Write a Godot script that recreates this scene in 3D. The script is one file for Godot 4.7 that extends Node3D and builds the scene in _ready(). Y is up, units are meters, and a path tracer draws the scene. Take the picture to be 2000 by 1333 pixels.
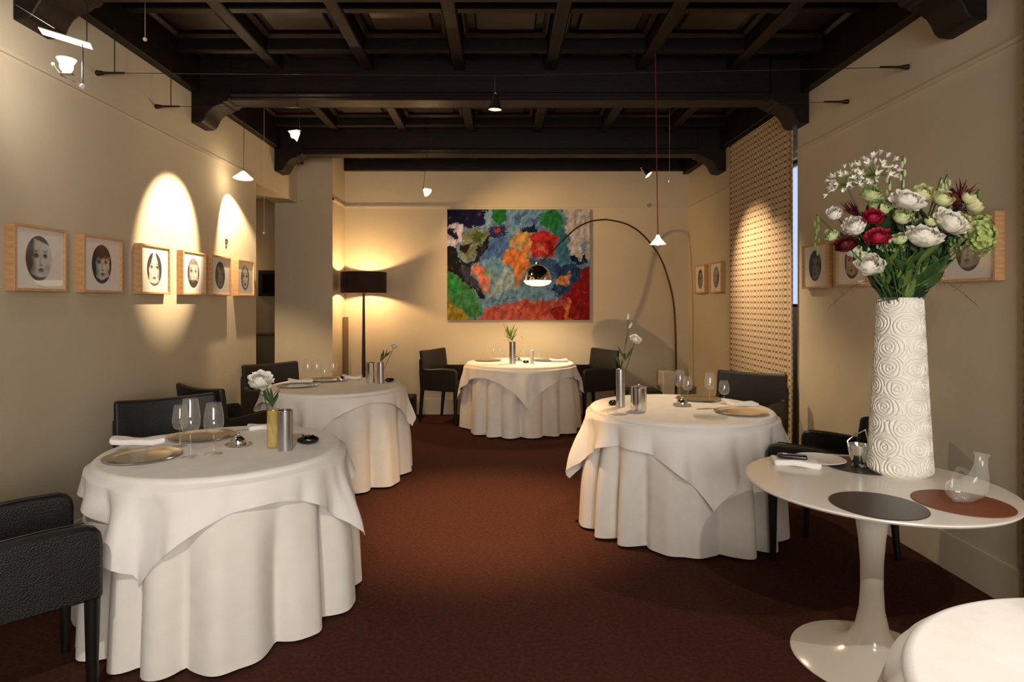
extends Node3D
# Restaurant dining room. Units are metres, y is up, the camera stands at the origin's plan position and looks along -z.

var M := {}
var used := {}
var rng := RandomNumberGenerator.new()
var trims := 0
var cache := {}


class MB:
	# collects triangles; mesh() welds by position and smooths below an angle
	var p := PackedVector3Array()
	var uv := PackedVector2Array()
	var has_uv := false
	var xf := Transform3D()

	func tri(a: Vector3, b: Vector3, c: Vector3) -> void:
		var A := xf * a
		var B := xf * b
		var C := xf * c
		if (B - A).cross(C - A).length_squared() < 1e-18:
			return
		p.append(A)
		p.append(B)
		p.append(C)

	func quad(a: Vector3, b: Vector3, c: Vector3, d: Vector3) -> void:
		tri(a, b, c)
		tri(a, c, d)

	func orient(s: int) -> void:
		# front faces run clockwise: make the enclosed volume negative
		var m := Vector3.ZERO
		var n := p.size() - s
		if n <= 0:
			return
		for i in range(s, p.size()):
			m += p[i]
		m /= n
		var vol := 0.0
		for i in range(s, p.size(), 3):
			vol += (p[i] - m).dot((p[i + 1] - m).cross(p[i + 2] - m))
		if vol > 0:
			for i in range(s, p.size(), 3):
				var t := p[i + 1]
				p[i + 1] = p[i + 2]
				p[i + 2] = t

	func grid(rows: Array, closed := false) -> void:
		for j in rows.size() - 1:
			var a: PackedVector3Array = rows[j]
			var b: PackedVector3Array = rows[j + 1]
			var n := a.size()
			for i in (n if closed else n - 1):
				var k := (i + 1) % n
				quad(a[i], a[k], b[k], b[i])

	func box(c: Vector3, s: Vector3, bev := 0.0) -> void:
		var st := p.size()
		var h := s * 0.5
		var b := minf(bev, minf(h.x, minf(h.y, h.z)) * 0.9)
		if b <= 0.0:
			var q := []
			for z in [-1, 1]:
				for y in [-1, 1]:
					for x in [-1, 1]:
						q.append(c + Vector3(x * h.x, y * h.y, z * h.z))
			for f in [[0, 1, 3, 2], [5, 4, 6, 7], [4, 0, 2, 6], [1, 5, 7, 3], [2, 3, 7, 6], [4, 5, 1, 0]]:
				quad(q[f[0]], q[f[1]], q[f[2]], q[f[3]])
			orient(st)
			return
		# chamfered: three faces' worth of corners per cube corner
		var v := func(x, y, z, ax) -> Vector3:
			var o := Vector3(x * (h.x - (0.0 if ax == 0 else b)), y * (h.y - (0.0 if ax == 1 else b)), z * (h.z - (0.0 if ax == 2 else b)))
			return c + o
		for sx in [-1, 1]:
			quad(v.call(sx, -1, -1, 0), v.call(sx, 1, -1, 0), v.call(sx, 1, 1, 0), v.call(sx, -1, 1, 0))
		flipcheck(st, c)
		for sy in [-1, 1]:
			quad(v.call(-1, sy, -1, 1), v.call(1, sy, -1, 1), v.call(1, sy, 1, 1), v.call(-1, sy, 1, 1))
		for sz in [-1, 1]:
			quad(v.call(-1, -1, sz, 2), v.call(1, -1, sz, 2), v.call(1, 1, sz, 2), v.call(-1, 1, sz, 2))
		for a in [-1, 1]:
			for e in [-1, 1]:
				quad(v.call(a, e, -1, 0), v.call(a, e, 1, 0), v.call(a, e, 1, 1), v.call(a, e, -1, 1))
				quad(v.call(a, -1, e, 0), v.call(a, 1, e, 0), v.call(a, 1, e, 2), v.call(a, -1, e, 2))
				quad(v.call(-1, a, e, 1), v.call(1, a, e, 1), v.call(1, a, e, 2), v.call(-1, a, e, 2))
				for f in [-1, 1]:
					tri(v.call(a, e, f, 0), v.call(a, e, f, 1), v.call(a, e, f, 2))
		flipcheck(st, c)

	func flipcheck(s: int, c: Vector3) -> void:
		# convex pieces: every face must look away from the centre c
		var m := xf * c
		for i in range(s, p.size(), 3):
			if (p[i] - m).dot((p[i + 1] - p[i]).cross(p[i + 2] - p[i])) > 0:
				var t := p[i + 1]
				p[i + 1] = p[i + 2]
				p[i + 2] = t

	func rbox(c: Vector3, s: Vector3, r: float, n := 3, warp = null) -> void:
		var st := p.size()
		var h := s * 0.5
		var lines := []
		for ax in 3:
			var l := PackedFloat32Array()
			var rr := minf(r, h[ax])
			for i in 4:
				l.append(-h[ax] + rr * (1.0 - cos(i / 3.0 * PI / 2)))
			var inn: float = h[ax] - rr
			if inn > 0.001:
				for i in range(1, n):
					l.append(lerpf(-inn, inn, float(i) / n))
				for i in 4:
					l.append(h[ax] - rr * (1.0 - cos((3 - i) / 3.0 * PI / 2)))
			else:
				for i in range(1, 4):
					l.append(h[ax] - rr * (1.0 - cos((3 - i) / 3.0 * PI / 2)))
			lines.append(l)
		var shape := func(q: Vector3) -> Vector3:
			var k := Vector3(clampf(q.x, -maxf(h.x - r, 0), maxf(h.x - r, 0)), clampf(q.y, -maxf(h.y - r, 0), maxf(h.y - r, 0)), clampf(q.z, -maxf(h.z - r, 0), maxf(h.z - r, 0)))
			var d := q - k
			var e := Vector3(minf(r, h.x), minf(r, h.y), minf(r, h.z))
			if d.length_squared() > 1e-12:
				d = (d / e).normalized() * e
			var o := k + d
			if warp != null:
				o = warp.call(o)
			return c + o
		for ax in 3:
			var u: PackedFloat32Array = lines[(ax + 1) % 3]
			var w: PackedFloat32Array = lines[(ax + 2) % 3]
			for sg in [-1, 1]:
				var rows := []
				for a in u:
					var row := PackedVector3Array()
					for b in w:
						var q := Vector3.ZERO
						q[ax] = sg * h[ax]
						q[(ax + 1) % 3] = a
						q[(ax + 2) % 3] = b
						row.append(shape.call(q))
					if sg > 0:
						row.reverse()
					rows.append(row)
				grid(rows)
		orient(st)

	func lathe(prof: Array, seg := 32, c := Vector3.ZERO) -> void:
		var st := p.size()
		var rows := []
		for q in prof:
			var row := PackedVector3Array()
			for i in seg:
				var a := TAU * i / seg
				row.append(c + Vector3(cos(a) * q[0], q[1], sin(a) * q[0]))
			rows.append(row)
		grid(rows, true)
		orient(st)

	func tube(pts: Array, rad, seg := 8, caps := true) -> void:
		var st := p.size()
		var rows := []
		var up := Vector3.UP
		var n := pts.size()
		var side := Vector3.ZERO
		for i in n:
			var t: Vector3 = (pts[mini(i + 1, n - 1)] - pts[maxi(i - 1, 0)]).normalized()
			if side == Vector3.ZERO:
				side = t.cross(Vector3.UP if absf(t.y) < 0.9 else Vector3.RIGHT).normalized()
			else:
				side = (side - t * side.dot(t)).normalized()
			up = side.cross(t)
			var r: float = rad if rad is float else rad[i]
			var row := PackedVector3Array()
			for k in seg:
				var a := TAU * k / seg
				row.append(pts[i] + (side * cos(a) + up * sin(a)) * r)
			rows.append(row)
		grid(rows, true)
		if caps:
			for e in [0, n - 1]:
				var row: PackedVector3Array = rows[e]
				for k in seg:
					if e == 0:
						tri(pts[0], row[(k + 1) % seg], row[k])
					else:
						tri(pts[e], row[k], row[(k + 1) % seg])
		orient(st)

	func ball(c: Vector3, r: float, seg := 12, sq := Vector3.ONE) -> void:
		var st := p.size()
		var rows := []
		var n := maxi(4, seg / 2)
		for j in n + 1:
			var b := PI * j / n
			var row := PackedVector3Array()
			for i in seg:
				var a := TAU * i / seg
				row.append(c + Vector3(sin(b) * cos(a), cos(b), sin(b) * sin(a)) * r * sq)
			rows.append(row)
		grid(rows, true)
		orient(st)

	func extrude(poly: PackedVector2Array, t: float, bev := 0.0) -> void:
		# polygon in x,y pushed out along z, centred, edges chamfered
		var st := p.size()
		var n := poly.size()
		if Geometry2D.is_polygon_clockwise(poly):
			poly = poly.duplicate()
			poly.reverse()
		var inn := PackedVector2Array()
		for i in n:
			var e0 := (poly[i] - poly[(i + n - 1) % n]).normalized()
			var e1 := (poly[(i + 1) % n] - poly[i]).normalized()
			var nn := (Vector2(-e0.y, e0.x) + Vector2(-e1.y, e1.x)).normalized()
			inn.append(poly[i] + nn * bev)
		var levels := [[inn, -t / 2], [poly, -t / 2 + bev], [poly, t / 2 - bev], [inn, t / 2]] if bev > 0.0 else [[poly, -t / 2], [poly, t / 2]]
		var rows := []
		for l in levels:
			var row := PackedVector3Array()
			for q in l[0]:
				row.append(Vector3(q.x, q.y, l[1]))
			rows.append(row)
		grid(rows, true)
		var ix := Geometry2D.triangulate_polygon(levels[0][0])
		for i in range(0, ix.size(), 3):
			for k in [0, -1]:
				var q: PackedVector2Array = levels[k][0]
				var z: float = levels[k][1]
				var a := Vector3(q[ix[i]].x, q[ix[i]].y, z)
				var b := Vector3(q[ix[i + 1]].x, q[ix[i + 1]].y, z)
				var c := Vector3(q[ix[i + 2]].x, q[ix[i + 2]].y, z)
				var ccw := (b - a).cross(c - a).z > 0
				if ccw == (k == -1):
					tri(a, b, c)
				else:
					tri(a, c, b)
		orient(st)

	func mesh(angle := 42.0) -> ArrayMesh:
		var nf := p.size() / 3
		var fn := PackedVector3Array()
		var fu := PackedVector3Array()
		var at := {}
		for f in nf:
			var n := -(p[f * 3 + 1] - p[f * 3]).cross(p[f * 3 + 2] - p[f * 3])
			fn.append(n)
			fu.append(n.normalized())
			for k in 3:
				var q := p[f * 3 + k]
				var key := Vector3i((q * 20000.0).round())
				if at.has(key):
					at[key].append(f)
				else:
					at[key] = [f]
		var lim := cos(deg_to_rad(angle))
		var nn := PackedVector3Array()
		nn.resize(p.size())
		for f in nf:
			for k in 3:
				var s := Vector3.ZERO
				var u := fu[f]
				for g in at[Vector3i((p[f * 3 + k] * 20000.0).round())]:
					if fu[g].dot(u) > lim:
						s += fn[g]
				nn[f * 3 + k] = s.normalized()
		var arr := []
		arr.resize(Mesh.ARRAY_MAX)
		arr[Mesh.ARRAY_VERTEX] = p
		arr[Mesh.ARRAY_NORMAL] = nn
		if has_uv:
			arr[Mesh.ARRAY_TEX_UV] = uv
		var m := ArrayMesh.new()
		m.add_surface_from_arrays(Mesh.PRIMITIVE_TRIANGLES, arr)
		return m


# ------------------------------------------------------------------ helpers
func numbered(called: String) -> String:
	if not used.has(called):
		used[called] = 0
		return called
	used[called] += 1
	return "%s_%03d" % [called, used[called]]


func tag(o: Node, label := "", category := "", group := "", kind := "") -> Node:
	if label:
		o.set_meta("label", label)
	if category:
		o.set_meta("category", category)
	if group:
		o.set_meta("group", group)
	if kind:
		o.set_meta("kind", kind)
	return o


func thing(called: String, label: String, category: String, at := Vector3.ZERO, turn := 0.0, group := "") -> Node3D:
	var o := Node3D.new()
	o.name = numbered(called)
	add_child(o)
	o.position = at
	o.rotation.y = turn
	tag(o, label, category, group)
	return o


func part(called: String, mesh: Mesh, mat: Material, parent: Node, at := Vector3.ZERO) -> MeshInstance3D:
	var o := MeshInstance3D.new()
	o.name = called
	o.mesh = mesh
	o.material_override = mat
	o.position = at
	parent.add_child(o, true)
	return o


func single(called: String, mesh: Mesh, mat: Material, label: String, category: String, at := Vector3.ZERO, turn := 0.0, group := "") -> MeshInstance3D:
	var o := part(numbered(called), mesh, mat, self, at)
	o.rotation.y = turn
	tag(o, label, category, group)
	return o


func struct(called: String, mesh: Mesh, mat: Material, at := Vector3.ZERO) -> MeshInstance3D:
	var o := part(called, mesh, mat, self, at)
	tag(o, "", "", "", "structure")
	return o


func boxm(c: Vector3, s: Vector3, bev := 0.0) -> ArrayMesh:
	var b := MB.new()
	b.box(c, s, bev)
	return b.mesh(20.0)


func span(x0, x1, y0, y1, z0, z1, bev := 0.0) -> ArrayMesh:
	return boxm(Vector3(x0 + x1, y0 + y1, z0 + z1) * 0.5, Vector3(absf(x1 - x0), absf(y1 - y0), absf(z1 - z0)), bev)


func copy(o: Node3D, label: String, at: Vector3, turn := 0.0, group := "") -> Node3D:
	var c: Node3D = o.duplicate()
	c.name = numbered(String(o.name).rstrip("0123456789_"))
	add_child(c)
	c.position = at
	c.rotation.y = turn
	tag(c, label, "", group)
	return c


func trim(mesh: Mesh, mat: Material) -> void:
	trims += 1
	struct("trim_%d" % trims, mesh, mat)


# ------------------------------------------------------------------ materials
func noise_tex(freq: float, oct := 4, ramp = null, size := 512, normal := 0.0, seed_ := 1, type := FastNoiseLite.TYPE_SIMPLEX_SMOOTH) -> NoiseTexture2D:
	var n := FastNoiseLite.new()
	n.noise_type = type
	n.frequency = freq
	n.fractal_octaves = oct
	n.seed = seed_
	var t := NoiseTexture2D.new()
	t.width = size
	t.height = size
	t.seamless = true
	t.noise = n
	if ramp != null:
		var g := Gradient.new()
		g.offsets = PackedFloat32Array([0.0, 0.5, 1.0])
		g.colors = PackedColorArray(ramp)
		t.color_ramp = g
	if normal > 0.0:
		t.as_normal_map = true
		t.bump_strength = normal
	return t


func rgb(r: int, g: int, b: int, a := 1.0) -> Color:
	return Color(r / 255.0, g / 255.0, b / 255.0, a)


func mat(called: String, c: Color, rough := 0.6, metal := 0.0) -> StandardMaterial3D:
	var m := StandardMaterial3D.new()
	m.resource_name = called
	m.albedo_color = c
	m.roughness = rough
	m.metallic = metal
	M[called] = m
	return m


func tri_tex(m: StandardMaterial3D, tex: Texture2D, scale: Vector3, normal: Texture2D = null, amount := 1.0, world := true) -> void:
	m.uv1_triplanar = true
	m.uv1_world_triplanar = world
	m.uv1_scale = scale
	if tex:
		m.albedo_color = Color.WHITE
		m.albedo_texture = tex
	if normal:
		m.normal_enabled = true
		m.normal_texture = normal
		m.normal_scale = amount


func glow(called: String, c: Color, e: float) -> StandardMaterial3D:
	var m := mat(called, Color(0.9, 0.9, 0.9), 0.4)
	m.emission_enabled = true
	m.emission = c
	m.emission_energy_multiplier = e
	return m


func materials() -> void:
	var m := mat("plaster", Color.WHITE, 0.85)
	tri_tex(m, noise_tex(0.004, 3, [rgb(195, 183, 158), rgb(200, 188, 163), rgb(205, 193, 168)], 512), Vector3(0.35, 0.35, 0.35), noise_tex(0.06, 4, null, 512, 1.2, 4), 0.12)
	m = mat("pilaster", Color.WHITE, 0.85)
	tri_tex(m, noise_tex(0.004, 3, [rgb(187, 174, 148), rgb(193, 180, 154), rgb(198, 185, 160)], 256, 0.0, 8), Vector3(0.35, 0.35, 0.35))
	m = mat("dark_wood", Color.WHITE, 0.5)
	m.metallic_specular = 0.36
	var grain := noise_tex(0.02, 5, [rgb(14, 7, 5), rgb(21, 11, 8), rgb(30, 16, 11)], 512, 0.0, 11)
	tri_tex(m, grain, Vector3(0.25, 3.0, 3.0), noise_tex(0.05, 4, null, 512, 2.0, 12), 0.25)
	m = mat("dark_wood_long", Color.WHITE, 0.5)
	m.metallic_specular = 0.36
	tri_tex(m, grain, Vector3(3.0, 3.0, 0.25), noise_tex(0.05, 4, null, 512, 2.0, 13), 0.25)
	m = mat("panel_wood", Color.WHITE, 0.38)
	tri_tex(m, noise_tex(0.015, 5, [rgb(20, 9, 6), rgb(31, 14, 9), rgb(44, 21, 14)], 512, 0.0, 14), Vector3(0.3, 2.0, 2.5))
	m = mat("carpet", Color.WHITE, 1.0)
	tri_tex(m, noise_tex(0.03, 5, [rgb(68, 43, 36), rgb(79, 50, 42), rgb(90, 58, 49)], 1024, 0.0, 21), Vector3(1.2, 1.2, 1.2), noise_tex(0.35, 3, null, 1024, 6.0, 22), 0.6)
	m.metallic_specular = 0.1
	m = mat("linen", Color.WHITE, 0.85)
	tri_tex(m, noise_tex(0.01, 3, [rgb(231, 225, 215), rgb(236, 231, 222), rgb(241, 236, 228)], 512, 0.0, 31), Vector3(1.5, 1.5, 1.5), noise_tex(0.3, 2, null, 512, 3.0, 32), 0.1)
	m.rim_enabled = true
	m.rim = 0.15
	m = mat("linen_top", Color.WHITE, 0.82)
	tri_tex(m, noise_tex(0.01, 3, [rgb(238, 234, 227), rgb(243, 239, 233), rgb(247, 244, 239)], 512, 0.0, 33), Vector3(1.5, 1.5, 1.5), noise_tex(0.3, 2, null, 512, 3.0, 34), 0.1)
	m = mat("leather", Color.WHITE, 0.5)
	tri_tex(m, noise_tex(0.02, 4, [rgb(12, 10, 10), rgb(17, 14, 14), rgb(22, 19, 18)], 256, 0.0, 41), Vector3(2, 2, 2), noise_tex(0.12, 4, null, 512, 4.0, 42), 0.35, false)
	m = mat("leather_edge", rgb(14, 12, 12), 0.45)
	m = mat("frame_wood", Color.WHITE, 0.5)
	tri_tex(m, noise_tex(0.02, 4, [rgb(192, 146, 98), rgb(206, 160, 110), rgb(218, 174, 124)], 256, 0.0, 51), Vector3(2, 12, 2), null, 1.0)
	mat("steel", rgb(200, 198, 195), 0.24, 1.0)
	mat("brushed", rgb(190, 190, 192), 0.3, 1.0)
	mat("silver", rgb(226, 225, 222), 0.16, 1.0)
	mat("chrome", rgb(215, 212, 208), 0.06, 1.0)
	mat("cable", rgb(60, 54, 48), 0.4, 0.8)
	mat("brass_dark", rgb(84, 64, 38), 0.35, 0.8)
	mat("black_gloss", rgb(12, 11, 11), 0.22)
	mat("black_matte", rgb(22, 20, 20), 0.75)
	mat("shade_cloth", rgb(40, 18, 16), 0.9)
	mat("lamp_pole", rgb(46, 14, 14), 0.4)
	mat("white_lacquer", rgb(232, 226, 214), 0.18)
	mat("porcelain", rgb(240, 236, 228), 0.2)
	mat("vase_white", rgb(240, 237, 226), 0.42)
	mat("marble", rgb(196, 188, 172), 0.35)
	mat("mat_dark", rgb(52, 45, 40), 0.36)
	mat("mat_rust", rgb(124, 66, 38), 0.5)
	mat("canvas_edge", rgb(186, 172, 146), 0.8)
	mat("red_cord", rgb(120, 24, 20), 0.6)
	mat("pull_cord", rgb(190, 180, 160), 0.6)
	mat("board", rgb(112, 92, 58), 0.6)
	mat("sideboard", rgb(150, 136, 108), 0.6)
	m = mat("glass", Color(0.98, 1.0, 0.98, 0.03), 0.01)
	m.transparency = BaseMaterial3D.TRANSPARENCY_ALPHA
	m = mat("carafe_glass", Color(0.95, 0.98, 0.95, 0.10), 0.01)
	m.transparency = BaseMaterial3D.TRANSPARENCY_ALPHA
	m = mat("glazing", Color(1, 1, 1, 0.01), 0.02)
	m.transparency = BaseMaterial3D.TRANSPARENCY_ALPHA
	m = mat("amber_glass", Color(0.86, 0.76, 0.42, 0.35), 0.08)
	m.transparency = BaseMaterial3D.TRANSPARENCY_ALPHA
	m = mat("window_glass", Color(0.9, 0.95, 1.0, 0.05), 0.02)
	m.transparency = BaseMaterial3D.TRANSPARENCY_ALPHA
	m = mat("plate_glass", Color(0.92, 0.97, 0.94, 0.3), 0.1)
	m.transparency = BaseMaterial3D.TRANSPARENCY_ALPHA
	glow("halogen", Color(1.0, 0.93, 0.82), 30.0)
	glow("lit_shade", Color(1.0, 0.9, 0.74), 6.0)
	glow("warm_bulb", Color(1.0, 0.82, 0.55), 20.0)
	mat("dome_inner", rgb(235, 230, 220), 0.5)
	# petals and leaves
	for q in [["petal_white", rgb(244, 240, 228)], ["petal_cream", rgb(226, 228, 170)], ["petal_green", rgb(196, 208, 150)], ["petal_pink", rgb(176, 32, 62)], ["petal_wine", rgb(92, 14, 24)], ["petal_plum", rgb(40, 14, 26)], ["hydrangea", rgb(176, 194, 112)]]:
		m = mat(q[0], q[1], 0.6)
		m.backlight_enabled = true
		m.backlight = Color(q[1].r * 0.25, q[1].g * 0.25, q[1].b * 0.2)
	for q in [["leaf", rgb(52, 82, 36)], ["leaf_dark", rgb(28, 54, 26)], ["leaf_light", rgb(112, 138, 62)], ["stem", rgb(52, 80, 36)], ["twig", rgb(96, 72, 48)]]:
		m = mat(q[0], q[1], 0.55)
		m.backlight_enabled = true
		m.backlight = Color(q[1].r * 0.3, q[1].g * 0.3, q[1].b * 0.2)
	m = mat("drape", Color.WHITE, 0.85)
	m.albedo_texture = ImageTexture.create_from_image(drape_image())
	m.uv1_scale = Vector3(1, 1, 1)


func drape_image() -> Image:
	# woven columns of ovals with dark dashes between them
	var w := 192
	var h := 64
	var im := Image.create(w, h, false, Image.FORMAT_RGB8)
	var cols := [[0.13, 1.0], [0.37, 0.5], [0.58, 0.85], [0.8, 0.42], [0.94, 0.3]]
	var f := FastNoiseLite.new()
	f.frequency = 0.12
	for y in h:
		for x in w:
			var u := (x + 0.5) / w
			var v := (y + 0.5) / h
			var c := Color(0.74, 0.66, 0.54)
			for k in cols:
				var du: float = absf(u - k[0])
				du = minf(du, 1.0 - du)
				var e: float = pow(du / (0.115 * k[1]), 2) + pow((v - 0.5) / 0.44, 2)
				if e < 1.0:
					c = Color(0.82, 0.74, 0.62) if e < 0.62 else Color(0.62, 0.53, 0.41)
				var dv := minf(v, 1.0 - v)
				if du < 0.07 * k[1] + 0.012 and dv < 0.13:
					c = Color(0.40, 0.32, 0.23)
			c = c * (1.0 + 0.06 * f.get_noise_2d(x * 3, y * 3))
			im.set_pixel(x, y, c)
	return im


func portrait_image(i: int) -> Image:
	# an oval photographic print of a face on a pale mount; every print has its own hair, turn and tone
	var w := 200
	var h := 182
	var im := Image.create(w, h, false, Image.FORMAT_RGB8)
	var style: int = [0, 1, 2, 3, 4, 5, 4, 1, 2, 0, 4, 5][i]
	var turn: float = [0.34, 0.2, -0.04, 0.1, -0.1, 0.0, 0.05, -0.2, 0.2, -0.25, 0.1, -0.1][i]
	var tone: float = [1.0, 0.98, 1.04, 0.95, 0.5, 1.0, 0.55, 0.8, 0.9, 0.75, 0.6, 0.7][i]
	var f := FastNoiseLite.new()
	f.seed = i + 3
	f.frequency = 0.03
	f.fractal_octaves = 3
	for y in h:
		for x in w:
			var u := (x + 0.5) / w * 2 - 1
			var v := (y + 0.5) / h * 2 - 1
			var mount := 0.93 + 0.01 * f.get_noise_2d(x * 2, y * 2)
			var c := Color(mount, mount * 0.975, mount * 0.94)
			var ou := (u + 0.02) / 0.54
			var ov := (v + 0.02) / 0.76
			var e := ou * ou + ov * ov
			if e < 1.0:
				var n := f.get_noise_2d(x * 1.2, y * 0.8)
				var strand := f.get_noise_2d(x * 7.0 + y * 1.5, y * 1.2)
				# head a little larger than the oval, turned by shifting the features
				var fu := ou - turn * 0.45
				var fv := ov + 0.02
				var g := 0.84 - 0.05 * n
				g -= 0.30 * smoothstep(0.1, 0.95, -fu * (1.0 if turn >= 0.0 else -1.0))
				g -= 0.16 * exp(-pow((absf(fu) - 0.52) / 0.18, 2) - pow((fv - 0.42) / 0.22, 2))
				for s in [-1.0, 1.0]:
					var far: float = 0.82 if s * turn > 0.05 else 1.0
					var ex: float = (fu - s * 0.37 * far) / (0.17 * far)
					var ey: float = fv + 0.10
					g -= 0.24 * exp(-ex * ex * 0.5 - pow((ey + 0.03) / 0.13, 2))
					g -= 0.62 * exp(-pow(ex * 0.85, 4) - pow((ey + 0.045 * (1.0 - ex * ex)) / 0.026, 2))
					g -= 0.55 * exp(-pow((ex - 0.15) / 0.42, 2) - pow(ey / 0.055, 2))
					g -= 0.28 * exp(-pow(ex, 4) - pow((ey - 0.07) / 0.025, 2))
					g -= 0.50 * exp(-pow(ex * 0.7 - 0.05 * s, 4) - pow((ey + 0.19 - 0.035 * ex * ex * -1.0) / 0.022, 2))
				g -= 0.22 * exp(-pow((fu + 0.07 * signf(turn + 0.01)) / 0.05, 2) - pow((fv - 0.12) / 0.2, 2))
				for s in [-1.0, 1.0]:
					g -= 0.45 * exp(-pow((fu - s * 0.075) / 0.045, 2) - pow((fv - 0.31) / 0.028, 2))
				g -= 0.12 * exp(-pow(fu / 0.14, 2) - pow((fv - 0.35) / 0.04, 2))
				var mx := fu / 0.22
				g -= 0.55 * exp(-pow(mx, 4) - pow((fv - 0.50 + 0.02 * cos(mx * 4.5)) / 0.04, 2))
				g -= 0.48 * exp(-pow(mx * 1.2, 4) - pow((fv - 0.57) / 0.045, 2))
				g -= 0.18 * exp(-pow(mx, 2) - pow((fv - 0.67) / 0.04, 2))
				g -= 0.5 * smoothstep(0.80, 0.92, fv + 0.25 * fu * fu)
				# hair
				var hair := 0.12 + 0.16 * maxf(strand, 0.0)
				var k := 0.0
				if style == 0:
					k = maxf(smoothstep(0.0, 0.14, -ou - 0.42 - 0.12 * ov + 0.15 * n), smoothstep(0.0, 0.12, -ov - 0.72 + 0.2 * ou))
					hair += 0.2 * smoothstep(0.4, -0.5, ov)
				elif style == 1:
					k = maxf(smoothstep(-0.02, 0.07, -fv - 0.24 + 0.14 * strand + 0.12 * n), smoothstep(0.62, 0.74, absf(fu) + 0.1 * n))
					k = maxf(k, smoothstep(0.80, 0.88, ov + 0.3 * absf(ou)))
				elif style == 2:
					k = smoothstep(0.0, 0.1, absf(fu) - 0.12 - 0.52 * clampf(ov + 0.95, 0.0, 1.0) + 0.08 * n)
				elif style == 3:
					k = smoothstep(0.0, 0.12, -fv - 0.42 + 0.2 * strand)
					hair = 0.5 + 0.3 * strand
					var col := smoothstep(0.0, 0.06, ov - 0.62 + 0.35 * (1.0 - absf(ou)) * absf(sin(ou * 2.4)))
					g = lerpf(g, 0.1, col)
					g = lerpf(g, 0.14, smoothstep(0.68, 0.8, absf(fu)))
				elif style == 4:
					k = maxf(smoothstep(0.0, 0.2, -fv - 0.38 + 0.3 * n), smoothstep(0.45, 0.75, absf(fu - 0.1) + 0.25 * n))
				else:
					k = smoothstep(0.5, 0.66, fu * fu * 1.3 + fv * fv * 0.72 + 0.25 * n)
					hair = 0.42 + 0.5 * strand
				g = lerpf(g, hair, k)
				g = clampf(g * tone, 0.03, 0.92)
				c = c.lerp(Color(g, g * 0.975, g * 0.95), smoothstep(1.0, 0.965, e))
			im.set_pixel(x, y, c)
	return im


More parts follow.
